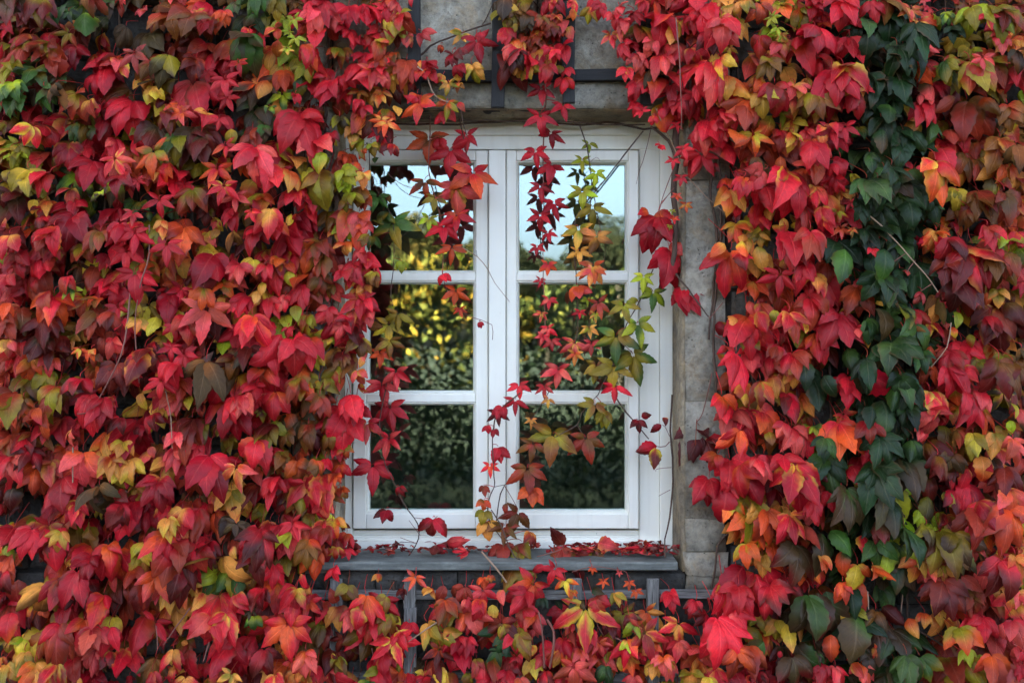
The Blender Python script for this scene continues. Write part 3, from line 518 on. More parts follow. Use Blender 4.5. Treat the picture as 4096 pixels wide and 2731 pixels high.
R2 = parse('R2', """210 170 370 -15 or;290 110 150 0 yo 1;280 200 260 10 rm 1;170 130 160 -40 ko 1;400 150 200 10 vk 1;600 30 330 0 rr;540 0 150 0 yr 1;690 140 230 10 rr t;770 30 300 0 rn;860 0 200 0 rc t;720 250 220 0 rr;840 320 330 5 or;800 320 230 -20 kr t
880 260 170 0 on 1;360 380 180 0 ko t;340 530 120 0 op 1;560 340 160 0 rr s;560 400 200 0 on;620 510 130 0 po 1;620 600 250 0 rn;680 570 220 5 rr;510 590 120 10 yv 1;330 620 380 0 or;400 600 220 15 rr 1;240 640 180 -30 ok 1;760 480 220 0 rn;960 600 380 0 rr
1000 570 150 20 ky t;1090 420 270 0 on;1130 370 200 0 rp;1200 440 160 15 yk 1;740 690 110 -10 yk 1;800 740 290 20 or;760 790 160 -20 ro t;1090 700 130 10 rp;1160 760 110 0 ok 1;250 880 360 -5 rr;340 880 260 15 rp 1;150 900 130 -20 yo 1;190 840 150 -10 nr t
400 810 240 0 rr;540 830 220 0 rn;640 880 220 0 rn;500 1040 140 10 pk t;560 1020 150 30 ok 1;420 1080 230 0 on t;320 1170 130 0 yk 1;400 1250 150 40 yp 1;150 1180 260 0 or;230 1270 330 0 rp;310 1290 260 15 rr;280 1420 200 -10 or;440 1290 180 0 ro t
600 1160 280 0 cm;480 1440 130 -5 vb 1;640 1400 260 0 rp;590 1370 150 -30 rp t;720 1410 200 10 rr;1030 1040 320 -5 rc;1090 1030 240 60 rc 1;980 1060 200 -30 rr 1;720 950 280 -10 gd 1;790 1070 280 0 dd 1;860 1050 200 10 dd 1;960 1360 260 10 ro;1070 1430 180 -10 kn 1
1170 1360 200 0 rn t;800 1390 140 0 gl t;870 1470 200 0 gd;950 100 240 0 dd t;1010 170 300 -10 gd 1;1160 190 200 10 gd 1;1130 20 240 0 dd;1420 60 200 10 dd;980 20 90 0 op s;1060 30 60 0 ob s;1240 60 170 -15 rr d;1200 160 90 10 rr t;1320 350 220 0 dg
1290 370 220 10 dd;1390 300 200 0 dd;1300 280 60 0 rp t;1430 330 150 10 pp d;1540 460 130 0 rp d;1240 580 260 10 dw 1;1380 560 200 0 dv t;1470 480 180 0 dd;1640 480 320 0 rc;1480 580 180 10 rn t;1580 640 220 0 rc;1180 640 220 0 gd;1330 800 320 0 gd
1420 720 300 10 gg;1210 900 220 -10 dw 1;1080 880 180 0 gd 1;1140 1000 160 0 dd;1390 1040 240 0 gd;1450 1100 200 0 dd;1260 1220 260 0 dg 1;1200 1260 200 -20 gd 1;1350 1290 240 0 dd;1440 1250 180 0 gd;1530 870 200 0 gd;1280 1430 120 0 bb 1;1480 1490 200 0 gd
1620 80 270 0 rc;1740 70 240 10 rm t;1840 150 400 0 rm;1720 240 200 -20 nm t;1900 130 320 10 nr;1960 100 200 30 on 1;1780 330 320 0 rm;2060 170 240 0 nb;1580 20 130 0 ko 1;2000 0 200 0 nr;2130 70 180 0 lv t;2150 180 220 0 bn;2220 300 200 15 pr 1;2210 40 150 0 or t
1920 470 180 -10 op 1;2000 470 160 0 on 1;2070 440 160 0 vk t;2060 560 320 0 nm;2130 540 230 30 bm 1;2020 620 230 -10 rm;1780 600 130 0 ll 1;1760 710 120 0 oy 1;1880 760 130 0 yo 1;1820 800 240 0 rr;1740 870 200 0 rn;1720 970 350 0 rr;1620 960 200 -30 on t
1830 980 200 10 rp;2050 880 150 -15 ok 1;2110 900 200 0 vb;1940 930 200 0 vb;2080 930 350 0 bm;2180 940 240 20 bm t;2240 850 180 0 nv;1520 1050 200 0 nr;1600 1150 200 0 rr;1520 1200 120 0 rp t;1860 1150 320 0 rr;1770 1140 180 -10 yo 1;1940 1140 200 10 rp
1740 1200 200 0 rm;1560 1340 200 -10 on 1;1610 1260 180 0 rp;1700 1480 220 0 vb;1790 1420 200 0 bn;1900 1440 180 0 yv;2160 1240 150 0 ly 1;2230 1280 230 10 pw 1;2160 1360 120 0 ll 1;2050 1440 160 0 vk t;2180 1480 200 0 pn;2080 1520 200 0 op""")
R3 = parse('R3', """200 50 360 0 rr;120 20 160 -40 or t;270 80 260 20 rc t;180 250 250 -5 rc 1;60 180 240 -10 rc;380 40 230 15 rp;560 20 200 0 rr;490 180 240 0 cm;640 80 300 0 rc;740 60 200 30 rm;720 250 260 0 rp;760 330 200 0 rr;860 260 160 10 rr t;380 350 200 0 vk
440 380 280 0 no;340 400 220 -10 vo t;240 490 160 -30 ok t;520 420 200 10 kv t;310 620 200 -10 yo t;470 600 180 0 yo 1;600 420 200 0 rc;700 480 260 -5 gw;820 560 380 0 gw 1;640 620 300 0 wm t;580 640 280 20 rm;880 540 200 30 gg 1;850 20 230 -5 gd;990 240 380 0 gw
1100 270 260 10 dw;1040 190 200 40 vg 1;1230 260 360 0 dw;1270 230 240 20 gl 1;1350 30 330 0 dw;1460 60 180 10 gd t;1160 80 200 0 gd;1020 100 200 0 rr 1;1140 10 120 0 rr t;1210 470 200 0 wm;1090 570 180 0 rm 1;1180 600 240 10 gg t;1280 560 300 5 gl;960 680 170 -10 go 1
1540 160 180 -5 ln 1;1530 310 200 -10 vw 1;1640 280 150 30 gv 1;1700 20 200 0 bw;1600 30 180 0 bm;1790 200 300 0 rc;1860 330 260 10 rc t;1720 260 200 -20 rm t;1850 380 340 0 rn;1790 380 180 0 lo t;1660 420 200 0 rm;1580 440 90 0 ll 1;1870 60 160 0 rr t
1890 40 180 10 ko 1;1960 40 180 0 wm 1;2050 100 280 0 nm;1980 160 200 -10 kp t;2080 250 200 0 op t;2060 360 300 0 on;1960 400 200 -10 ro t;1610 520 320 0 vb;1520 500 180 -20 vw t;1700 550 240 15 vw t;1470 690 190 -20 ok t;1530 740 200 0 kp;1650 770 150 0 yk t
1640 860 380 0 nm;1600 800 260 -10 rn;1760 850 180 60 nn 1;1800 900 260 0 bn;2020 700 200 0 or t;2030 720 360 0 rm;2120 700 200 0 ko;2150 650 160 20 ov 1;1950 740 200 -40 op 1;1060 760 190 0 yo;1010 770 200 -10 kp 1;1040 870 280 10 op 1;1160 760 180 15 ko t
800 780 180 -10 or 1;810 700 140 0 ko t;960 880 160 0 on;420 700 160 0 kk t;370 810 420 0 rc;290 780 260 -50 rc 1;440 800 260 40 rm 1;460 900 320 20 rm;260 900 240 -10 rr;200 1050 200 20 pr t;110 1110 380 0 rr;50 1090 160 -60 rm t;180 1120 200 30 rm t
280 1200 180 60 kv 1;520 1130 180 0 ky t;580 1170 160 10 yk 1;730 960 320 -15 gw;640 960 180 -50 bw 1;790 960 320 0 wm 1;850 950 280 20 gw 1;1040 1090 320 -10 gw 1;1150 1120 400 0 bw;1230 1050 200 50 wm 1;1290 1200 240 10 wg t;1010 1060 160 0 gv t
880 1240 220 -15 on 1;1050 1290 180 0 or t;570 1310 320 0 wm;430 1290 240 -60 gw 1;650 1310 200 50 wg 1;620 1380 260 10 wm t;540 1350 60 0 rr 1;0 1300 200 -10 op t;110 1200 260 0 op;250 1330 200 10 on;330 1300 220 0 on t;60 1520 120 0 yk t;230 1480 180 -10 rr t
400 1480 200 0 rm;840 1430 160 -30 rr t;910 1450 220 0 pr;1020 1430 120 50 op 1;1000 1490 150 40 ww 1;1400 1130 130 10 ok 1;1510 1090 130 0 ok t;1390 1370 200 0 gg;1340 1440 200 -10 gg;1480 1380 220 10 gv t;1660 1380 320 0 vn;1560 1380 200 -30 bn t
1780 1400 240 20 nv;1800 1330 140 0 ll t;1860 1380 100 40 lv 1;1990 1100 320 0 rp;2100 1130 220 10 rp t;1900 1110 200 -20 rr t;2080 1070 140 40 kr 1;1960 1360 280 0 on;2050 1420 240 0 op;2130 1310 150 0 pp d;2160 1040 130 0 kp 1;2160 1440 160 0 rr;1740 1180 200 0 vo t""")
TOPL = parse('T', """100 60 200 0 rr;200 10 150 0 rp;130 -20 180 0 or;190 90 120 0 yk 1;240 120 220 0 rn;300 310 220 5 np;170 320 180 -60 rn t;430 300 200 30 rp t;60 250 220 0 nr;40 400 200 0 vn t;300 560 320 0 nn;180 490 180 -20 ob;60 560 200 0 or t;60 680 240 0 rp;150 690 140 0 ok 1
420 570 100 0 ok 1;500 570 260 15 rc;480 650 240 0 or;350 760 130 0 cm d;420 960 260 -5 or s;400 880 160 0 or t;680 960 180 -10 ov s;660 1040 200 0 nr t;780 970 160 40 rn 1;690 780 150 10 kv s;790 780 130 0 ob;640 700 110 -30 ko t;730 500 200 -10 cm;760 470 140 30 cm t
780 600 160 10 rc t;960 380 220 10 rc s;990 300 110 0 rr t;820 320 160 -30 vk s;620 420 110 0 on d;910 600 240 10 kv;770 660 110 0 ky 1;70 1060 200 0 vo t;200 1000 160 0 vk 1;60 1120 160 0 ko s;340 -20 110 0 pr 1""")
TOPL += parse('z1', """20 60 140 0 rr;110 30 170 0 rr;170 80 130 0 rp;270 30 150 0 rc t;60 110 130 -5 or;270 160 130 0 rr;400 170 180 0 nr;390 30 150 0 rr;200 260 90 0 vo t;70 260 190 0 rn;190 440 240 0 rc;150 400 120 -30 rr t;250 400 130 30 rr t;350 290 110 0 rr;400 390 140 0 rp s
440 330 100 20 on t;490 410 90 0 yk 1;330 500 110 0 ok s;360 580 110 0 rr t;470 600 90 10 vo t;440 520 80 0 ok t;480 680 90 0 ko s;430 730 80 0 rr s""")
TOPC = parse('T', """1240 250 200 0 rr t;1210 320 180 -10 rr 1;1330 420 280 0 rp;1330 360 200 15 ok t;1300 480 220 0 wm;1250 500 130 -10 kv 1;1330 570 200 -5 nk;1440 600 200 10 kv t;1450 520 200 0 rr;1430 330 200 0 bn;1540 300 180 0 on;1520 280 160 0 ok t;1330 100 220 0 vb
1250 60 200 0 vb;1180 20 160 0 bw;1400 20 140 0 vb;1440 110 220 0 bw;1320 220 130 0 vv 1;1600 150 260 0 bn;1680 240 180 0 bm;1690 460 200 0 rr;1650 440 140 -20 rc t;1620 600 260 0 nr;1740 620 140 -10 vb 1;1540 570 80 -60 ly 1;1790 640 120 20 rr t;1780 720 170 0 rr t
1700 140 130 0 rn;1680 0 140 0 rr;1750 50 140 -10 yp 1;1860 0 180 0 pr;1880 80 140 -10 ko 1;2030 60 180 -10 ov t;2060 0 170 0 rr""")
TOPR = parse('T', "2130 20 180 -10 rr;2240 130 200 0 pr;2220 320 190 0 rp s;2300 60 150 10 rp t;2300 250 200 0 rp;2330 400 180 0 rr;2340 640 120 0 rr")
TOPR += parse('z1', """1790 100 110 0 rp;1850 60 110 10 rr;1830 230 100 0 rr;1880 300 120 0 rp;1810 370 100 -10 rr t;1950 380 130 0 rr;1860 450 110 -10 rr;1930 470 110 10 or t;1860 560 90 0 rr t;1890 610 70 0 rr s;1970 0 130 0 rp s;1990 80 180 0 rr;2070 100 100 0 pr s
2060 240 130 0 pr;2000 300 150 0 rp;2050 460 140 0 rr s;2090 560 110 0 rr;1960 640 60 0 or t;1950 210 120 -20 np;2150 120 140 0 yr;2200 50 160 0 rr;2270 20 160 0 rp;2190 350 240 0 rr;2300 350 200 0 pr;2280 300 90 30 ky 1;2150 500 180 0 rr;2240 680 200 5 rp;2300 620 180 0 rr t
2280 900 70 0 cm t;2350 1020 60 0 cm 1;2080 690 55 10 rr s;1990 800 60 0 rr t;2120 820 70 10 rr s;2065 885 65 0 rr s;2110 980 60 -5 rr s;2085 1080 45 0 op s;2135 1130 55 0 ko s;2060 1165 30 0 ll s;2070 1205 40 0 or s;2045 1250 30 0 ll s""")
JAMB = parse('z1', """40 620 190 0 rr;30 720 150 0 rr;100 660 100 0 nm;220 640 120 0 wv;170 730 90 0 rm t;300 700 90 0 vk t;330 750 110 -5 lv;450 770 110 0 vr t;500 790 90 10 cm t;420 870 60 0 gg 1;240 850 90 0 no;150 870 90 0 ly 1;310 890 130 0 on;60 850 80 0 yv 1;150 970 200 0 bm
180 1000 180 10 mw;260 990 120 0 ll;290 1060 110 0 lv t;340 1030 150 5 ob 1;20 1050 150 0 rc;330 1170 150 0 op t;250 1100 100 0 vb;110 1270 150 0 mb;40 1340 140 0 on;250 1250 110 -10 vl t;130 1390 120 0 nm;60 1210 130 0 rc;250 1330 100 0 ok t;320 1330 100 0 or t
330 1370 90 20 pr t;260 1480 140 0 rp;330 1500 120 0 kr t;410 1500 100 -5 vb""")
JAMB += parse('z2', """260 90 180 5 pr;340 100 80 10 kr 1;20 180 140 0 rp;110 140 140 0 mb;50 80 120 0 on;360 250 130 10 rr;400 130 120 -5 vb;180 320 100 0 rp t;140 330 60 -30 kk 1;240 400 110 0 pr;290 410 130 0 rm;370 410 100 80 bm 1;30 480 200 0 or;30 400 110 -30 cm t
170 490 60 0 ky 1;280 560 210 0 mb;350 590 80 0 pk 1;200 640 130 0 vn;160 700 100 0 vb;330 730 80 30 rk t;20 740 120 0 bn;120 800 140 0 mn;280 790 220 10 rr;250 900 200 -5 rr t;190 900 160 0 bn;40 960 180 0 nm;100 1020 180 0 mb;170 1000 180 10 vb t;100 1130 110 20 lv
140 1150 130 0 rr;200 1230 110 0 no;60 1250 220 -15 rr;230 1320 90 30 ob t;130 1380 120 0 rp t;200 1330 100 0 vo;10 1370 100 0 vb;190 1480 110 0 ky t;130 1490 140 0 nr;240 1510 40 30 on t;50 1450 100 0 bv;160 1560 130 0 nm;30 1550 130 0 rr;260 1560 90 0 or""")
JAMB += parse('z1', '350 950 110 5 ok t;365 1080 100 0 on t;350 1230 120 5 op t;370 1290 90 -5 vb t;380 1420 110 0 kr t;300 1440 130 0 rr;345 820 90 0 vo t;395 790 90 5 lv t')
JAMB += parse('z2', '380 60 110 5 pr t;365 180 100 0 pk t;375 330 110 5 rp t;330 480 120 5 mb t;355 540 100 0 pk 1;320 660 110 0 op t;310 860 130 0 rc t;250 1080 100 10 vo t;225 1180 110 0 or t')
JAMB += parse('b', "60 60 160 0 rm;120 100 150 0 vb;220 90 170 -5 rr;280 30 120 0 on;340 60 110 20 on t;20 250 180 0 rr;100 260 180 0 rp;60 400 180 0 mv;160 400 70 0 vl 1;200 250 140 0 no;260 260 120 0 nr;300 240 110 10 yo;250 340 110 0 on;320 370 90 0 or t;380 380 70 10 rr t")
LOW = parse('p3', """500 310 220 10 rr t;150 480 110 60 pr 1;50 480 330 -10 rr;200 500 260 10 rr;190 720 270 -10 or s;540 720 260 10 nk t;530 700 180 -160 nn 1;690 600 200 70 ok 1;800 730 280 -10 pr 1;1010 680 260 0 rc s;980 380 100 0 ok t;1380 420 160 -5 op s;1550 530 170 -10 ok t
1130 1090 330 15 rr s;1700 520 220 -40 nn 1;300 930 160 0 vb 1;40 900 380 5 rp s;80 1150 180 20 or;170 1300 170 10 ok t;250 1380 150 0 ko;500 1480 300 80 rr 1;440 1400 200 0 rp;470 1260 130 60 pm 1;380 1480 100 80 pk 1;1010 1400 220 -30 gv t;1650 1380 260 0 ky
1850 1050 260 -20 rc;1700 650 350 0 nb;1480 1480 260 0 rm;1180 1350 120 20 vb 1;700 1560 200 0 rr;900 1540 160 0 gv t;1250 1540 200 10 rr t""")
LOW += parse('p4', """20 520 250 -30 nn;220 560 280 0 pr s;220 420 160 -10 oo;300 400 110 20 ok t;200 650 260 -15 rr;320 720 250 0 yk 1;400 560 180 20 lp 1;40 650 240 0 rp;740 560 260 0 rr s;1000 330 200 -30 rr s;1110 450 170 0 yo s;880 300 160 -60 rc 1;1190 560 120 0 ko;1020 680 150 0 dd 1
860 640 150 0 dd t;1240 660 180 0 dw t;1400 560 140 80 dw 1;1330 740 330 0 rr s;1640 580 160 10 kv t;1560 620 150 -50 rm 1;1520 460 90 0 oo s;1400 330 60 0 oo s;1690 370 60 0 pp s;1800 480 90 0 oo s;1870 570 100 0 oo s;1760 760 180 0 cm s;1600 850 250 0 rm;1850 900 200 -10 gl t
1170 960 280 0 nm;1520 1050 330 0 rc;600 880 200 0 vk;630 930 240 5 op 1;460 1050 240 5 gd;360 1000 200 -70 gd 1;60 1060 230 0 rc;1100 1180 220 0 ok;1000 1160 160 0 ko;760 1150 180 -10 ok t;790 1150 150 -30 rr 1;640 1180 240 0 pr t;740 1300 240 0 yy t;210 1340 340 -5 pr 1
150 1290 200 0 yp;480 1420 260 0 rr;590 1350 180 30 cm 1;900 1420 260 0 rm;900 1100 330 0 rr 1;1060 1430 260 10 nr;1250 1300 250 0 op t;1280 1200 200 -10 op;1200 1430 200 0 pn;1550 1370 280 0 gd;1780 1100 160 0 kl t;1800 1280 200 0 ko;1830 1200 150 20 yo t;1700 1280 150 0 yy 1
1860 1480 200 0 pr;620 1500 200 0 po;60 1450 150 0 vb""")
LOW += parse('b', "2060 600 130 0 rr;2110 770 140 0 rr s;2200 650 140 -20 rm;2290 740 200 0 rm;2040 830 160 -5 rn t;2110 860 140 5 pr;2220 920 130 0 ok t;1960 870 130 0 ko;1980 960 110 0 yk;2060 960 130 0 op;2230 1040 120 0 ky;2300 1000 150 0 rr;2170 1020 120 0 kv;2340 560 200 0 rr")
LOW += [(rng.uniform(1290, 2680), rng.uniform(2330, 2640), rng.uniform(60, 125), rng.normal(0, 18), str(rng.choice(['rr', 'rp', 'or', 'nr', 'ok', 'rc', 'kv', 'nm', 'op', 'vb'])), str(rng.choice(['5', '5', 't', 's']))) for _ in range(46)]
isg = lambda e: (e[4][0] in 'gd' and e[4][1] in 'gdw') and 3150 < e[0] < 3760
RIGHT = R1 + R2 + R3
gp = ((-60, 3530), (300, 3530), (600, 3555), (900, 3560), (1150, 3545), (1400, 3570), (1600, 3580), (1800, 3545), (2000, 3490), (2200, 3420), (2400, 3390), (2760, 3450))
RIGHT += [(np.interp(y, [q[0] for q in gp], [q[1] for q in gp]) + rng.normal(0, 55), y, rng.uniform(110, 190), rng.normal(0, 10), str(rng.choice(['dd', 'gd', 'dg', 'dw', 'dd'])), str(rng.choice(['5', 't', '1', '5']))) for y in list(np.arange(-60, 1500, 48)) + list(np.arange(1500, 2760, 120))]; GREEN = [e for e in RIGHT if isg(e)]; RIGHT = [e for e in RIGHT if not isg(e)]

def d_wall(px, py, s, sh): return -(rng.uniform(.17, .22) if sh == 's' else rng.uniform(.05, .16) if sh == '1' else rng.uniform(.06, .20))
def d_thin(px, py, s, sh): return -rng.uniform(.05, .11)
def d_jamb(px, py, s, sh): return -rng.uniform(.02, .10)
def climb(px0, py0, px1, py1, r=.004, n=7, y=-.018):
    k = [(px0 + (px1 - px0) * i / (n - 1) + rng.normal(0, 26), py0 + (py1 - py0) * i / (n - 1)) for i in range(n)]
    return ([P(x, q, y + rng.normal(0, .004)) for x, q in k], r, r * .6, bark, .0015)
things = {}
def mk(key, label, base, leaves, dep, stems, name='virginia_creeper', **k): things[key] = grow(name, label, base, leaves, dep, stems, **k)
def S(tile, txt, y=-.03, r0=.0022, r1=.0012, mat=bark, jit=.0006):
    x0, y0, s = TILES[tile]; q = [tuple(map(float, e.split())) for e in txt.split(',')]
    yy = [e[2] if len(e) > 2 else y for e in q]
    return ([P(x0 + e[0] * s, y0 + e[1] * s, v + rng.normal(0, .002)) for e, v in zip(q, yy)], r0, r1, mat, jit)
mk('left', 'dense crimson and brown Virginia creeper covering the whole wall left of the window', (600, 2900), L1 + L2 + L3, d_wall,
   [climb(x, 3000, x + rng.integers(-250, 250), -200, .005) for x in (60, 260, 420, 610, 800, 980, 1120)] +
   [S('L2', '1040 0 -.2,1040 200 -.21,970 450 -.21,940 740 -.2,970 1100 -.2', -.2, .0022, .0014, red_bark), S('L2', '910 460 -.2,870 800 -.21,800 1000 -.21,640 1280 -.2,540 1315 -.18', -.2, .0028, .0014, red_bark),
    S('L2', '1150 1130 -.19,1190 1350 -.19,1200 1560 -.19', -.19, .0016, .0012, tan_bark), S('L3', '490 -20 -.18,490 230 -.19', -.18, .0022, .0016, tan_bark), S('L3', '1410 1290 -.17,1370 1420 -.18', -.17, .002, .0014, red_bark),
    S('L3', '1050 1180 -.18,1060 1340 -.19', -.18, .0018, .0014, red_bark), S('L3', '1280 1060 -.15,1100 1310 -.16', -.15, .002, .0014, red_bark), S('L3', '20 1400 -.1,70 1560 -.1', -.1, .002, .002, tan_bark)])
mk('jamb', 'mixed olive, maroon and red creeper trailing over the left edge of the window frame', (1330, 2300), JAMB, d_jamb, [climb(1300, 2700, 1330, 100, .004), climb(1240, 2700, 1225, 300, .005), S('z1', '370 790,380 840,385 900,380 1000', -.03)])
mk('topl', 'bright red and orange creeper over the upper left corner of the window', (1500, 600), TOPL, d_thin, [S('T', '-300 560 -.03,100 540 -.03,380 560 -.03,520 430 -.03,700 360 -.03,900 280 -.03,1090 220 -.03', -.03, .004, .0025), S('T', '1000 250 -.01,1060 150 -.01,1100 60 -.01,1120 -100', -.01, .002), S('T', '400 630 -.1,480 700 -.11,530 850 -.1,600 930 -.1,690 960 -.1', -.1, .0022, .0014, tan_bark), S('T', '800 1000,830 1160,870 1300', -.06, .0016)])
mk('topc', 'clump of red, olive and brown creeper hanging in front of the black trellis', (2170, 330), TOPC, d_thin, [climb(2150, 330, 2100, -200, .003), climb(2230, 300, 2260, -200, .003)])
mk('topr', 'pinkish red creeper tumbling over the upper right corner of the window', (2700, 600), TOPR, d_thin,
   [S('z1', '2090 620 -.03,2080 760 -.02,2085 900 -.02,2070 1050 -.01,2080 1250 -.01,2070 1400 -.01,2062 1500 -.005', -.02, .010, .007, bark, .002), S('z1', '2300 900 -.012,2270 1050 -.012,2310 1300 -.012,2290 1560 -.012,2262 1880 -.012', -.012, .0045, .003, bark, .001),
    S('z1', '2080 100 -.15,2100 330 -.16,2110 600 -.15,2110 720 -.13', -.15, .0022, .0014, red_bark), S('z1', '1970 600 -.05,2020 720 -.05,2090 860 -.05,2130 960 -.05,2250 1090 -.05,2350 1180 -.05', -.05, .002, .0012, tan_bark)])
def d_green(px, py, s, sh): return -rng.uniform(.08, .21)
mk('green', 'column of dark green creeper leaves running down between the red ones on the right wall', (3560, 2700), GREEN, d_green, [climb(3500, 2900, 3560, -200, .005), climb(3640, 2900, 3620, -200, .004)])
mk('right', 'dense red and orange Virginia creeper covering the wall right of the window', (3300, 2900), RIGHT, d_wall,
   [climb(x, 3000, x + rng.integers(-200, 200), -200, .005) for x in (2960, 3130, 3320, 3760, 3900, 4050)] +
   [S('R2', '1100 -130 -.17,1270 10 -.19,1450 210 -.2,1560 330 -.2,1660 470 -.2', -.2, .0024, .0016, tan_bark), S('R2', '1430 200 -.19,1330 270 -.19', -.19, .0014, .001, red_bark), S('R2', '1500 250 -.2,1440 330 -.2', -.2, .0014, .001, red_bark), S('R2', '1615 410 -.2,1540 460 -.2', -.2, .0014, .001, red_bark), S('R2', '1750 680 -.19,1720 850 -.19,1610 990 -.19', -.19, .0018, .0012, tan_bark),
    S('R3', '1390 720 -.05,1370 950 -.05,1350 1110 -.05', -.05, .002, .0018, tan_bark), S('R3', '1130 950 -.14,1135 1070 -.14', -.14, .002, .0018, tan_bark), S('R3', '1450 1200 -.05,1600 1290 -.05,1740 1400 -.06', -.05, .003, .002, bark), S('R3', '190 560 -.015,120 640 -.015,100 800 -.015,70 960 -.015', -.015, .0035, .003, bark)])
mk('low', 'red, orange and yellow creeper growing in front of the grey trellis below the sill', (2050, 2700), LOW, d_thin,
   [climb(1310, 3000, 1300, 2310, .010), climb(1590, 3000, 1600, 2320, .009), climb(1450, 3000, 1470, 2400, .003), climb(2060, 3000, 2000, 2330, .004), climb(2420, 3000, 2350, 2400, .004), climb(1760, 3000, 1740, 2400, .003),
    S('p3', '1850 780 -.09,1600 920 -.1,1200 1190 -.1', -.1, .0028, .0018, tan_bark), S('p4', '820 800 -.12,860 1000 -.13,880 1400 -.12', -.12, .0026, .003, red_bark), S('p4', '910 880 -.14,980 1000 -.14,980 1200 -.14,940 1400 -.13', -.14, .0034, .003, red_bark),
    S('p4', '1180 370 -.06,1400 310 -.06,1600 330 -.06,1750 360 -.06,1810 430 -.06', -.06, .0012, .0008, red_bark), S('p4', '1430 820 -.1,1460 950 -.1,1520 1050 -.09', -.1, .0018, .0014, red_bark), S('p4', '1600 1050 -.09,1750 1130 -.1,1900 1210 -.1', -.1, .0018, .0014, red_bark), S('p3', '910 1190 -.1,940 1330 -.1', -.1, .0018, .0014, red_bark), S('p3', '1050 900 -.06,1130 1090 -.09', -.08, .0022, .002, red_bark)])

# deeper leaves: the uncountable mass close to the wall, coloured like the leaves that hang over it
ap = np.array([(e[0], e[1]) for e in ALL]); ac = [e[3] for e in ALL]
HOLES = [(119, 2305, 55, 110), (665, 2424, 45, 60), (535, 2632, 60, 60), (790, 2542, 50, 110), (75, 2480, 50, 60), (2990, 98, 70, 60), (2960, 258, 50, 80), (3740, 166, 80, 70), (3800, 620, 50, 90), (3630, 2340, 75, 170), (3660, 2580, 50, 60), (230, 540, 60, 50), (1200, 1720, 60, 60), (510, 1580, 40, 40), (970, 1620, 50, 60), (340, 1740, 50, 40), (870, 1760, 40, 60),
         (140, 2000, 60, 60), (3950, 430, 40, 60), (2920, 1350, 40, 50), (1180, 760, 50, 90), (500, 110, 80, 70), (1110, 1500, 30, 60), (1230, 560, 40, 100), (1180, 2330, 60, 60)]
def want(x, y):
    for hx, hy, rx, ry in HOLES:
        if ((x - hx) / rx) ** 2 + ((y - hy) / ry) ** 2 < 1: return None
    if x < 1230: return 'jamb' if x > 1180 and y > 500 else 'left'
    if x < (1450 if 560 < y < 1460 else 1380) and 480 < y < 2180: return 'jamb' if rng.random() < .8 else None
    if x < 1600 and y < 480: return 'topl' if rng.random() < .75 else None
    if 2010 < x < 2260 and y < 240: return 'topc'
    if 2560 < x < 2830 and y < 470: return 'topr'
    if 2790 < x < 2880 and y < 620: return 'topr'
    edge = 2915 if 700 < y < 2320 else 2890
    if x > edge: return 'green' if 3330 < x < 3640 else 'right'
    if y > 2420 and 1230 < x < 2890: return 'low' if rng.random() < (.85 if y > 2600 else .5) else None
    return None
sp_ = 86; n_fill = 0
for gy in np.arange(-400, 3080, sp_):
    for gx in np.arange(-560, 4660, sp_):
        x, y = gx + rng.uniform(-40, 40), gy + rng.uniform(-40, 40); k = want(x, y)
        if not k: continue
        d2 = ((ap - (x, y)) ** 2).sum(1); i = int(np.argsort(d2)[rng.integers(0, 3)]); code = ac[i]
        if k == 'green': code = str(rng.choice(['dd', 'gd', 'dg', 'dw', 'gw']))
        elif rng.random() < .28: code = str(rng.choice(['vb', 'bn', 'yv', 'nm', 'kn', 'vn', 'on', 'vk', 'bm', 'wb']))
        dpt = -rng.uniform(.006, .05); g = leaf_geo(rng.uniform(60, 165) / PXM, rng.normal(0, 18), code, '5' if rng.random() < .7 else 't', False, petiole=rng.random() < .3, back=.03); n_fill += 1
        things[k][1].add(P(x, y, dpt), g)
for gy in np.arange(-400, 3080, 104):          # young leaves on side shoots, further out
    for gx in np.arange(-560, 4660, 104):
        x, y = gx + rng.uniform(-52, 52), gy + rng.uniform(-52, 52); k = want(x, y)
        if not k or rng.random() < .25: continue
        d2 = ((ap - (x, y)) ** 2).sum(1); code = ac[int(np.argsort(d2)[rng.integers(0, 2)])]
        if k == 'green' and abs(x - np.interp(y, [q[0] for q in gp], [q[1] for q in gp])) < 130 and y < 1700: code = 'dd'
        g = leaf_geo(rng.uniform(48, 120) / PXM, rng.normal(0, 16), code, str(rng.choice(['5', '5', 't', 's', '1'])), True, back=.06)
        things[k][1].add(P(x, y, -rng.uniform(.05, .13)), g)
for k, (t, mass) in things.items(): mass.build('leaf_mass', t)

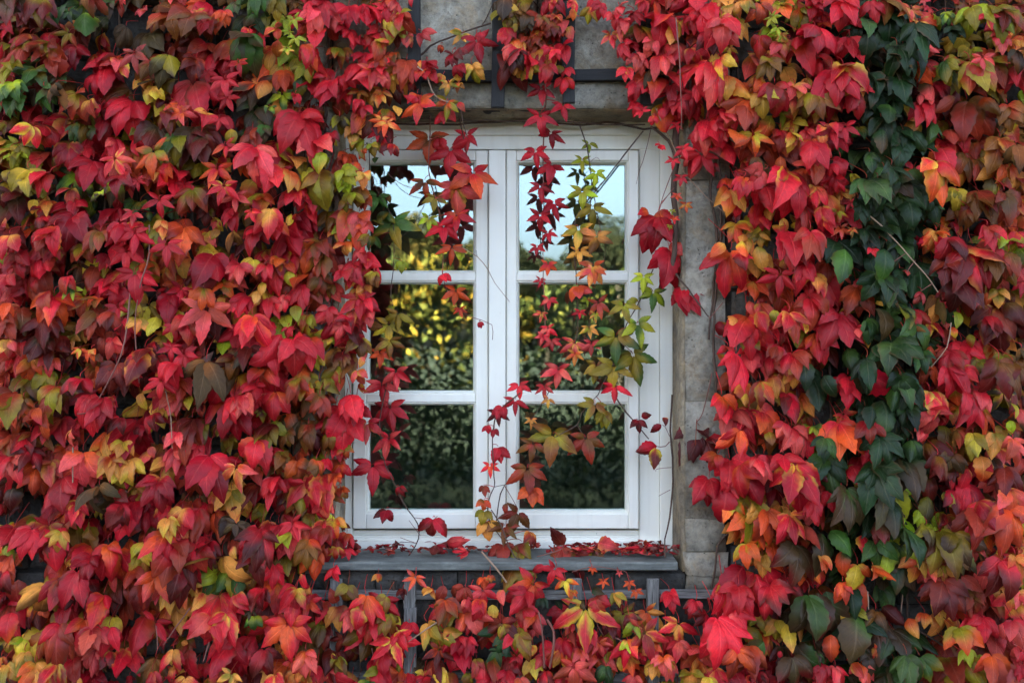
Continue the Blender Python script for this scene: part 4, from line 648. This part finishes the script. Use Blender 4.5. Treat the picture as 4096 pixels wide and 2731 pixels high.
# ------------------------------------------------------------------ strands of creeper hanging in front of the window
def d_hang(px, py, s, sh): return (-.045 if py < 470 else rng.uniform(.015, .055))
def strand(label, base, leaves, stems): 
    t, m = grow('creeper_strand', label, base, leaves, d_hang, stems, to_stem=True); return t
HY = .045
strand('slim crimson strand of small leaves hanging down the middle of the upper right pane', P(0, 0) and (2170, 360),
    parse('z1', '1335 490 75 0 cr s;1455 580 75 15 rc s;1330 640 90 0 rc s;1388 735 80 0 cr s;1305 835 80 0 rc s;1395 908 85 0 cr s;1330 1030 75 0 rr s;1405 1120 75 10 rc s;1330 1190 85 0 rr s;1372 1285 55 10 rr s;1312 1365 55 -5 rr s;1372 1460 55 0 ro s')
    + parse('z2', '1330 165 42 0 rr s;1378 270 52 0 pr s;1338 350 45 0 rp s;1372 430 42 0 pr s;1345 475 42 0 rp s;1392 500 50 0 pr s'),
    [S('z1', '1340 330 -.05,1362 520 -.05,1352 640 .0,1345 900 .04,1350 1100,1345 1300,1345 1480,1348 1570,1355 1690,1355 1800,1348 1850,1385 1900', HY, .0022, .001, red_bark)])
strand('strand turning from lime to salmon leaves, hanging beside the crimson one', (2320, 510),
    parse('z1', '1598 795 48 10 ll s;1562 885 62 -5 ll s;1638 955 66 5 ll s;1562 1055 82 0 vl s;1618 1145 88 5 vv s;1542 1265 95 0 vk s;1642 1305 95 0 kb s;1548 1385 70 0 kk s;1622 1490 85 0 pk s')
    + parse('z2', '1622 85 95 5 ko s;1535 195 80 0 op t;1650 290 72 5 po s;1590 270 38 0 ll s;1548 340 38 0 rr s;1635 350 40 0 lk s;1600 430 55 0 vk s;1520 510 75 0 pr s;1612 515 70 0 rp s;1522 570 58 0 ok s;1432 655 95 0 rp s;1352 752 65 0 rp s;1375 822 45 0 kk s;1277 935 40 0 kk s'),
    [S('z1', '1550 700 -.01,1590 820 .03,1605 930,1615 1020,1605 1180,1605 1300,1605 1440,1600 1560,1610 1680,1600 1810,1560 1900', HY, .0022, .001), S('z1', '1900 725 0,1800 850 .02,1700 980,1590 1110,1530 1200,1515 1320,1530 1570,1535 1760,1530 1870,1480 1970,1430 2070,1370 2180,1310 2280,1280 2320', HY, .0024, .001), S('z1', '1620 1050,1660 1250,1690 1360,1680 1460,1660 1560', HY, .0014, .001), S('z1', '1605 900,1640 870,1660 890', HY, .0008, .0006, red_bark)])
strand('green strand with broad fresh leaves crossing the right stile of the right casement', (2610, 1080),
    parse('z2', '1902 145 75 -10 ll s;1955 230 90 5 lg s;1792 300 90 0 lv s;1868 405 105 5 gl s;1750 470 120 0 vg s;1842 575 120 10 vg s;1738 635 115 0 vv s;1642 635 75 -10 bv s;1820 270 60 40 ll t'),
    [S('z2', '1955 105,1890 260,1830 370,1800 430,1790 520,1740 620,1700 690,1650 800', .035, .002, .0014), S('z2', '1800 430,1870 400', .03, .001, .001), S('z2', '1790 520,1840 570', .03, .001, .001)])
strand('olive brown strand of large leaves across the lower right pane', (2400, 1580),
    parse('z2', '1632 850 85 -20 bv s;1685 880 105 0 bv;1400 1015 125 0 vb s;1580 1035 120 0 bn s;1292 1065 95 0 nb s;1258 1205 120 0 bn s;1285 1310 100 -10 no t'),
    [S('z2', '1650 800,1610 840,1560 900,1530 970,1440 1020,1340 1090,1240 1220,1130 1300,1100 1400,1085 1520', .035, .0015, .0017, bark), S('z2', '1535 970,1580 1040', .035, .0014), S('z2', '1130 1300,1200 1420', .03, .0012, .001, red_bark)])
strand('pink red strand trailing down the white cover strip between the casements', (2080, 1560),
    parse('z2', '1212 745 62 5 rr s;1192 828 72 0 rc s;1120 860 70 -20 rc t;1092 898 75 0 cm s;1035 968 45 -5 rr t;1077 985 52 0 rc t;1097 1085 85 20 rr t;1050 1190 58 -10 rr s;1016 1300 50 0 bn t;1018 1378 62 0 bo t;1022 1440 62 -10 vv t;1000 1510 50 0 bk t;1140 1400 60 0 bn 1'),
    [S('z2', '1225 785,1170 830,1090 900,1070 1000,1065 1100,1072 1250,1075 1310,1040 1400,1050 1500,1090 1560,1180 1680,1220 1730', .02, .002, .0012), S('z2', '1075 1310,1130 1298', .02, .001, .001)])
strand('orange red strand with large five-fingered leaves over the upper left pane', (1720, 500),
    parse('z1', '832 825 135 -5 rr s;715 765 125 0 bo s;922 745 85 5 rc s;958 950 150 8 ro s;862 1028 130 0 rp s;690 1000 95 0 bo s;748 1090 75 0 bv s;868 1188 115 0 or s;792 1248 105 0 rr s;840 1368 75 0 oo s;715 1208 62 0 vl s;885 1385 42 20 ll t;770 760 90 0 ro t')
    + parse('z2', '787 130 62 5 rr t;862 225 65 0 oo s;885 325 40 0 ro s;992 395 34 20 rr t'),
    [S('z1', '720 640 -.05,720 720 -.03,712 950 .03,750 1100,790 1250,792 1400,790 1510,815 1610,860 1690,940 1750,1060 1798,1065 1880', HY, .002, .001, red_bark), S('z1', '880 640 -.05,900 740,922 860,915 920', .02, .0018, .0012), S('z1', '690 1130,640 1230,560 1310,500 1250', .05, .001), S('z1', '480 950,540 1010,620 1040,680 1050', .05, .001, .0008, red_bark), S('z1', '900 1370,980 1420,1040 1490,1080 1570,1160 1670', .03, .0016, .0008, tan_bark), S('z1', '980 1420,975 1385', .03, .001, .0008)])
strand('left-hand strand going from green leaves above to single red ones below', (1480, 620),
    parse('z1', '430 1085 80 -10 gg s;462 1165 90 10 gv t;512 1228 145 0 gv s;402 1305 75 0 vg t;565 1445 48 5 ll t;1 1 1 0 gg 1')[:5]
    + parse('z2', '510 300 60 0 vl t;582 270 48 0 vv 1;542 348 85 0 vv s;492 408 85 0 vy s;492 500 92 10 vb s;442 568 85 0 oo s;530 668 105 0 rp s;455 738 105 0 rp s;498 865 105 0 rr s;372 952 105 0 rp s;492 1038 105 10 rp s;402 1188 115 0 rc s;550 1305 50 20 cm t;480 1430 90 -5 cm t;735 1480 110 -5 cm t'),
    [S('z1', '385 900,400 1000,470 1130,515 1220,520 1400,515 1510,500 1630,520 1730,490 1870,460 2000,480 2100,465 2200,440 2330,455 2480,475 2580,530 2690,570 2780,630 2860,660 2940,640 3020,570 3110,520 3200', .035, .0013, .0019, bark), S('z2', '635 1480,735 1490,760 1470', .03, .001, .0008, red_bark), S('z2', '560 1430,490 1425', .03, .001, .0008, red_bark), S('b', '760 315 .01,700 235 .01', .01, .001, .0008, red_bark), S('b', '740 355 .01,655 325 .01', .01, .001, .0008, red_bark), S('b', '740 355 .01,660 350 .01,610 375 .01', .01, .001, .0008)])
strand('big drooping crimson leaves hanging past the right edge of the window frame', (2640, 820),
    parse('z1', '1975 1190 225 -14 rc h;1985 1160 110 20 or t;1925 1165 75 -60 or 1;2042 1365 225 0 rc h;2045 1350 80 60 pp 1')
    + parse('z2', '2112 190 165 10 rc h;2262 380 150 0 cm t;2195 955 200 -10 cm h;2230 1010 160 10 rm t;2195 930 45 0 rr s;2182 1240 60 0 ll t;2185 1190 40 10 gl t'),
    [S('z1', '2060 950 -.03,2010 1080 -.05,1985 1180 -.05', -.04, .0014, .0012, red_bark), S('z1', '2070 1040 -.03,2000 1130 -.05,1985 1180 -.05', -.04, .0014, .0012, red_bark), S('z2', '2080 130 -.03,2180 260 -.03,2260 370 -.03', -.03, .003, .002), S('z2', '2340 290 -.06,2265 380 -.05', -.05, .0014, .0014, red_bark), S('z2', '2280 680 -.08,2230 900 -.06,2195 950 -.05', -.06, .0016, .0014, red_bark)])
strand('sparse strand of dark red leaves reaching across the lower right of the white frame', (2620, 1760),
    parse('z2', '1745 750 85 0 rc s;1870 935 60 0 cm t;1890 920 45 100 cm 1;1975 1085 95 -75 cm 1;1965 1095 90 -15 cm 1;2000 965 60 -50 cm 1;2015 925 45 10 cm 1'),
    [S('z2', '1730 790,1800 890,1930 1045', .05, .0026, .0016), S('z2', '2045 1060,2020 1085,1970 1085', .06, .0016, .001, red_bark), S('z2', '2045 1030 .05,2020 980,2005 965', .06, .001, .0008, red_bark), S('z2', '2060 800 .10,2050 1000 .08,2062 1150 .07,2060 1330 .06,2045 1480 .03,2020 1600 -.02,2022 1700 -.05', .05, .003, .0022, bark), S('z2', '2055 1202,1975 1210,1970 1225', .07, .001, .0008, red_bark), S('z2', '2050 1325,1985 1360', .07, .001, .0006, red_bark)])
strand('brownish red sprig with large leaves at the foot of the right casement', (2020, 2240),
    [e for e in parse('b', '1108 235 85 10 bk t;1272 190 105 -20 nb s;1200 262 90 -10 nb s;1192 355 105 0 nm t;1292 345 110 0 nv t;1332 290 75 0 nm t;1282 425 155 0 bv;1300 440 110 30 nb t')],
    [S('b', '1130 180 .02,1180 260 .0,1210 340 -.02,1250 420 -.05,1280 440 -.07', 0, .002, .0018), S('b', '1080 400 -.02,1150 480 -.07,1210 560 -.06', -.03, .003, .0028, tan_bark)])
strand('maroon leaves on the sill before the right casement, one pointing upward', (2270, 2235),
    parse('b', '1510 365 150 -140 nm n;1500 370 130 -5 nb t;1570 390 120 60 nv 1;1560 385 150 75 nm 1;1690 350 110 80 pn 1;1640 420 110 60 wb 1;1560 420 130 30 rm 1'),
    [S('b', '1370 425 -.03,1480 395 -.02,1510 370 -.02', -.02, .0018, .0014, red_bark)])
t, m = grow('creeper_runner', 'thin bare brown creeper runner along the top edge of the white frame', (2040, 492), [], d_hang,
    [S('z1', '430 682 .10,800 690 .10,1050 676 .10,1280 672 .10,1500 690 .10,1750 680 .10,1900 715 .09,2040 690 .06,2085 640 .0', .10, .003, .004, bark, .0012), S('z1', '520 640 .05,820 668 .06,1100 668 .06,1400 672 .06,1700 690 .06,1910 690 .05', .06, .002, .002, bark, .0015),
     S('z1', '1940 720 .05,1910 850 .06,1880 940 .06,1860 1020 .06', .05, .0012, .0006, red_bark), S('z1', '1940 700 .02,2040 780 .0,2075 860 -.01', .01, .004, .005, bark)], cat='vine')

# ------------------------------------------------------------------ fallen leaves on the sill
lit = Mass()
def sill_pt(px, k):     # k: 0 front edge .. 1 at the frame
    y = -.035 + .165 * k; q = P(px, 0, y); return Vector((q.x, y, SILL_Z + .006 + .010 * k))
def flat_leaf(s, code, sh='d'):
    V, F, C, U = leaf_geo(s, rng.uniform(-180, 180), code, sh, False, pitch=R(rng.uniform(50, 95)), petiole=False)
    V[:, 2] *= .45; V[:, 2] -= V[:, 2].min() - .001; return V, F, C, U
for i in range(230):
    right = rng.random() < .62; px = rng.triangular(2250, 2600, 2705) if right else rng.choice((rng.uniform(1250, 1700), rng.uniform(1650, 2300)))
    k = rng.uniform(.25, .98) if right else rng.uniform(.35, .98); pt = sill_pt(px, k); pt.z += rng.uniform(0, .010) if right else 0
    lit.add(pt, flat_leaf(rng.uniform(.012, .026), str(rng.choice(['cm', 'mc', 'rc', 'cr', 'mn', 'cm', 'np'])), str(rng.choice(['d', '1', 't']))))
lit.build('leaf_litter', None, dry_m, label='litter of small dried crimson leaves lying along the slate sill', cat='leaf litter')
for px, k, s, code, lab in ((1800, .8, .062, 'rp', 'curled pink dry leaf standing against the lower frame rail on the sill'), (1745, .45, .05, 'cm', 'dark red crumpled leaf lying at the middle of the sill'), (1420, .7, .045, 'cm', 'small maroon fallen leaf lying near the left end of the sill'), (1870, .2, .05, 'pr', 'pale red flat fallen leaf near the front edge of the sill'), (2560, .4, .055, 'rc', 'bright red crumpled leaf on the heap at the right of the sill')):
    g = flat_leaf(s, code); o = bpy.data.objects.new('fallen_leaf', leaf_mesh('fallen_leaf', *g, dry_m)); COL.objects.link(o); o.location = sill_pt(px, k); meta(o, lab, 'leaf', 'fallen leaves on the sill')

# ------------------------------------------------------------------ the garden behind the viewer, seen in the panes
def green_mat(name, cols):
    M = Mat(name); a = M.n('Attribute', attribute_name='Col'); M.l(a.outputs['Color'], M.b.inputs['Base Color']); M.b.inputs['Roughness'].default_value = .9; M.b.inputs['Specular IOR Level'].default_value = .05
    tr = M.n('BsdfTranslucent'); M.l(a.outputs['Color'], tr.inputs[0]); s = M.n('MixShader'); s.inputs[0].default_value = .3; M.l(M.b.outputs[0], s.inputs[1]); M.l(tr.outputs[0], s.inputs[2]); M.l(s.outputs[0], M.out.inputs['Surface']); return M.m
hedge_m = green_mat('garden_leaf', None)
def foliage(name, pts, size, cols, parent):
    n = len(pts); d = rng.normal(0, 1, (n, 3)); d /= np.linalg.norm(d, axis=1)[:, None]; e = np.cross(d, rng.normal(0, 1, (n, 3))); e /= np.linalg.norm(e, axis=1)[:, None]
    s = (size * rng.uniform(.6, 1.3, n))[:, None]; q = np.stack((pts - d * s, pts + e * s * .45, pts + d * s, pts - e * s * .45), 1).reshape(-1, 3)
    F = np.arange(4 * n).reshape(-1, 4); c = np.array(cols)[rng.integers(0, len(cols), n)] * np.exp(rng.normal(0, .25, (n, 1))); C = np.repeat(np.clip(c, 0, .8), 4, 0)
    o = bpy.data.objects.new(name, leaf_mesh(name, q, F, C, np.tile(((0, 0), (.5, 1), (1, 0), (.5, 1)), (n, 1)).astype(float), hedge_m)); COL.objects.link(o); o['kind'] = 'stuff'; o.parent = parent; o.location = -parent.location; return o
G = [(.006, .013, .007), (.011, .019, .009), (.017, .024, .009), (.005, .010, .008)]; YG = G + G + [(.28, .22, .03), (.34, .20, .02), (.18, .17, .03), (.12, .13, .03), (.25, .12, .02)]
YEL = [(.50, .38, .06), (.55, .32, .05), (.26, .25, .06), (.14, .17, .05)]
def hedge(label, x0, x1, y, h, dep, n, cols, size):
    t = empty('garden_hedge', ((x0 + x1) / 2, y, 0), label=label, cat='hedge')
    u = rng.random((n, 3)); top = h * (1 + .10 * np.sin(u[:, 0] * 17) + .06 * np.sin(u[:, 0] * 41 + 2)); zz = u[:, 2] ** .85 * top
    bx = (x1 - x0) * u[:, 0]; bul = .30 * np.sin(bx * 3.1 + 1.3 * np.sin(zz * 3.7)) * np.sin(zz * 4.3 + 1.1 * np.sin(bx * 2.3)) + .14 * np.sin(bx * 8.7 + zz * 3) * np.sin(zz * 9.1 + bx); pts = np.stack((x0 + (x1 - x0) * u[:, 0], y + dep * (u[:, 1] ** 2.5) * -1 + bul + rng.normal(0, .08, n), zz), 1)
    k = pts[:, 2] > (1.1 + .42 * rng.random(n) * h)
    foliage('foliage', pts, size, G, t)
    if cols is not G and h > 1.5: foliage('sunlit_yellow_foliage', pts[k][::3 if cols is YEL else 7] + (0, .14, 0), size * 1.25, cols, t)  # yellow leaves biased upward, so sun highlights are partly in the colour
    for x in np.linspace(x0 + .5, x1 - .5, 9): v, f = tube_geo([(x, y - dep / 2, 0), (x + rng.normal(0, .1), y - dep / 2, h * .5), (x + rng.normal(0, .2), y - dep / 2, h * .9)], .04, .015, 5); o = mesh_obj('stem', v, f, trunk_m, t); o.location = -t.location
hedge('yellowing garden hedge facing the house, mirrored in the left panes', -9, .3, -9.2, 2.62, 1.2, 26000, YEL, .055)
hedge('low dark shrub border added before the garden hedges to darken the lower panes', -8, 8, -7.0, .95, .8, 30000, [(.0025, .007, .006), (.004, .009, .007), (.002, .005, .005)], .03)  # border added to cover the lawn and darken the lower panes
hedge('darker green garden hedge facing the house, mirrored in the right panes', .3, 9, -9.0, 2.35, 1.2, 24000, YEL[2:], .045)
def tree(label, x, y, h, rad, cols, n=22000):
    t = empty('garden_tree', (x, y, 0), label=label, cat='tree'); tr = []
    v, f = tube_geo([(x, y, 0), (x + .1, y, h * .3), (x + rng.normal(0, .2), y, h * .75)], .22, .06, 7, step=.3); o = mesh_obj('trunk', v, f, trunk_m, t, smooth=True); o.location = -t.location
    cl = []
    for i in range(16):
        a = rng.uniform(0, 6.28); q = np.array((x + math.cos(a) * rad * rng.uniform(.2, .85), y + math.sin(a) * rad * rng.uniform(.2, .8), h * rng.uniform(.42, .9))); cl.append((q, rad * rng.uniform(.25, .45)))
        if i < 7: v, f = tube_geo([(x, y, h * .3 + .2 * i / 7 * h), (np.array((x, y, h * .45)) + q) / 2, q], .07, .02, 5, step=.3); o = mesh_obj('limb', v, f, trunk_m, t, smooth=True); o.location = -t.location
    pts = []
    for c, r in cl: d = rng.normal(0, 1, (n // 16, 3)); d /= np.linalg.norm(d, axis=1)[:, None]; pts.append(c + d * (r * rng.random((n // 16, 1)) ** .4) * (1, 1, .75))
    foliage('crown', np.concatenate(pts), .075, cols, t)
OL = [(.055, .05, .016), (.08, .065, .02), (.04, .045, .016), (.12, .085, .025), (.03, .035, .014)]; GY = [(.03, .04, .022), (.045, .05, .026), (.06, .06, .03), (.025, .03, .018)]
TR = [('broad golden tree standing behind the yellow hedge', -3.1, -25, 5.15, 2.9, OL), ('olive round tree in the middle of the garden', -.5, -27, 5.1, 1.7, GY), ('grey green bushy tree behind the darker hedge', 3.0, -27, 5.3, 2.1, GY), ('tall yellow green tree at the right behind the darker hedge', 7.2, -27, 5.8, 2.8, GY),
      ('dark green tree at the far right of the garden', 12, -28, 6.2, 3.4, GY), ('dark green tree at the far left of the garden', -9.8, -27, 6.4, 3.8, GY), ('small dark tree in the gap between the garden trees', 1.2, -33, 4.8, 2.4, GY)]
for q in TR: tree(*q)
print('leaves', len(ALL), 'fill', n_fill, 'objects', len(bpy.data.objects), 'tris', sum(len(o.data.polygons) * 2 for o in bpy.data.objects if o.type == 'MESH'))
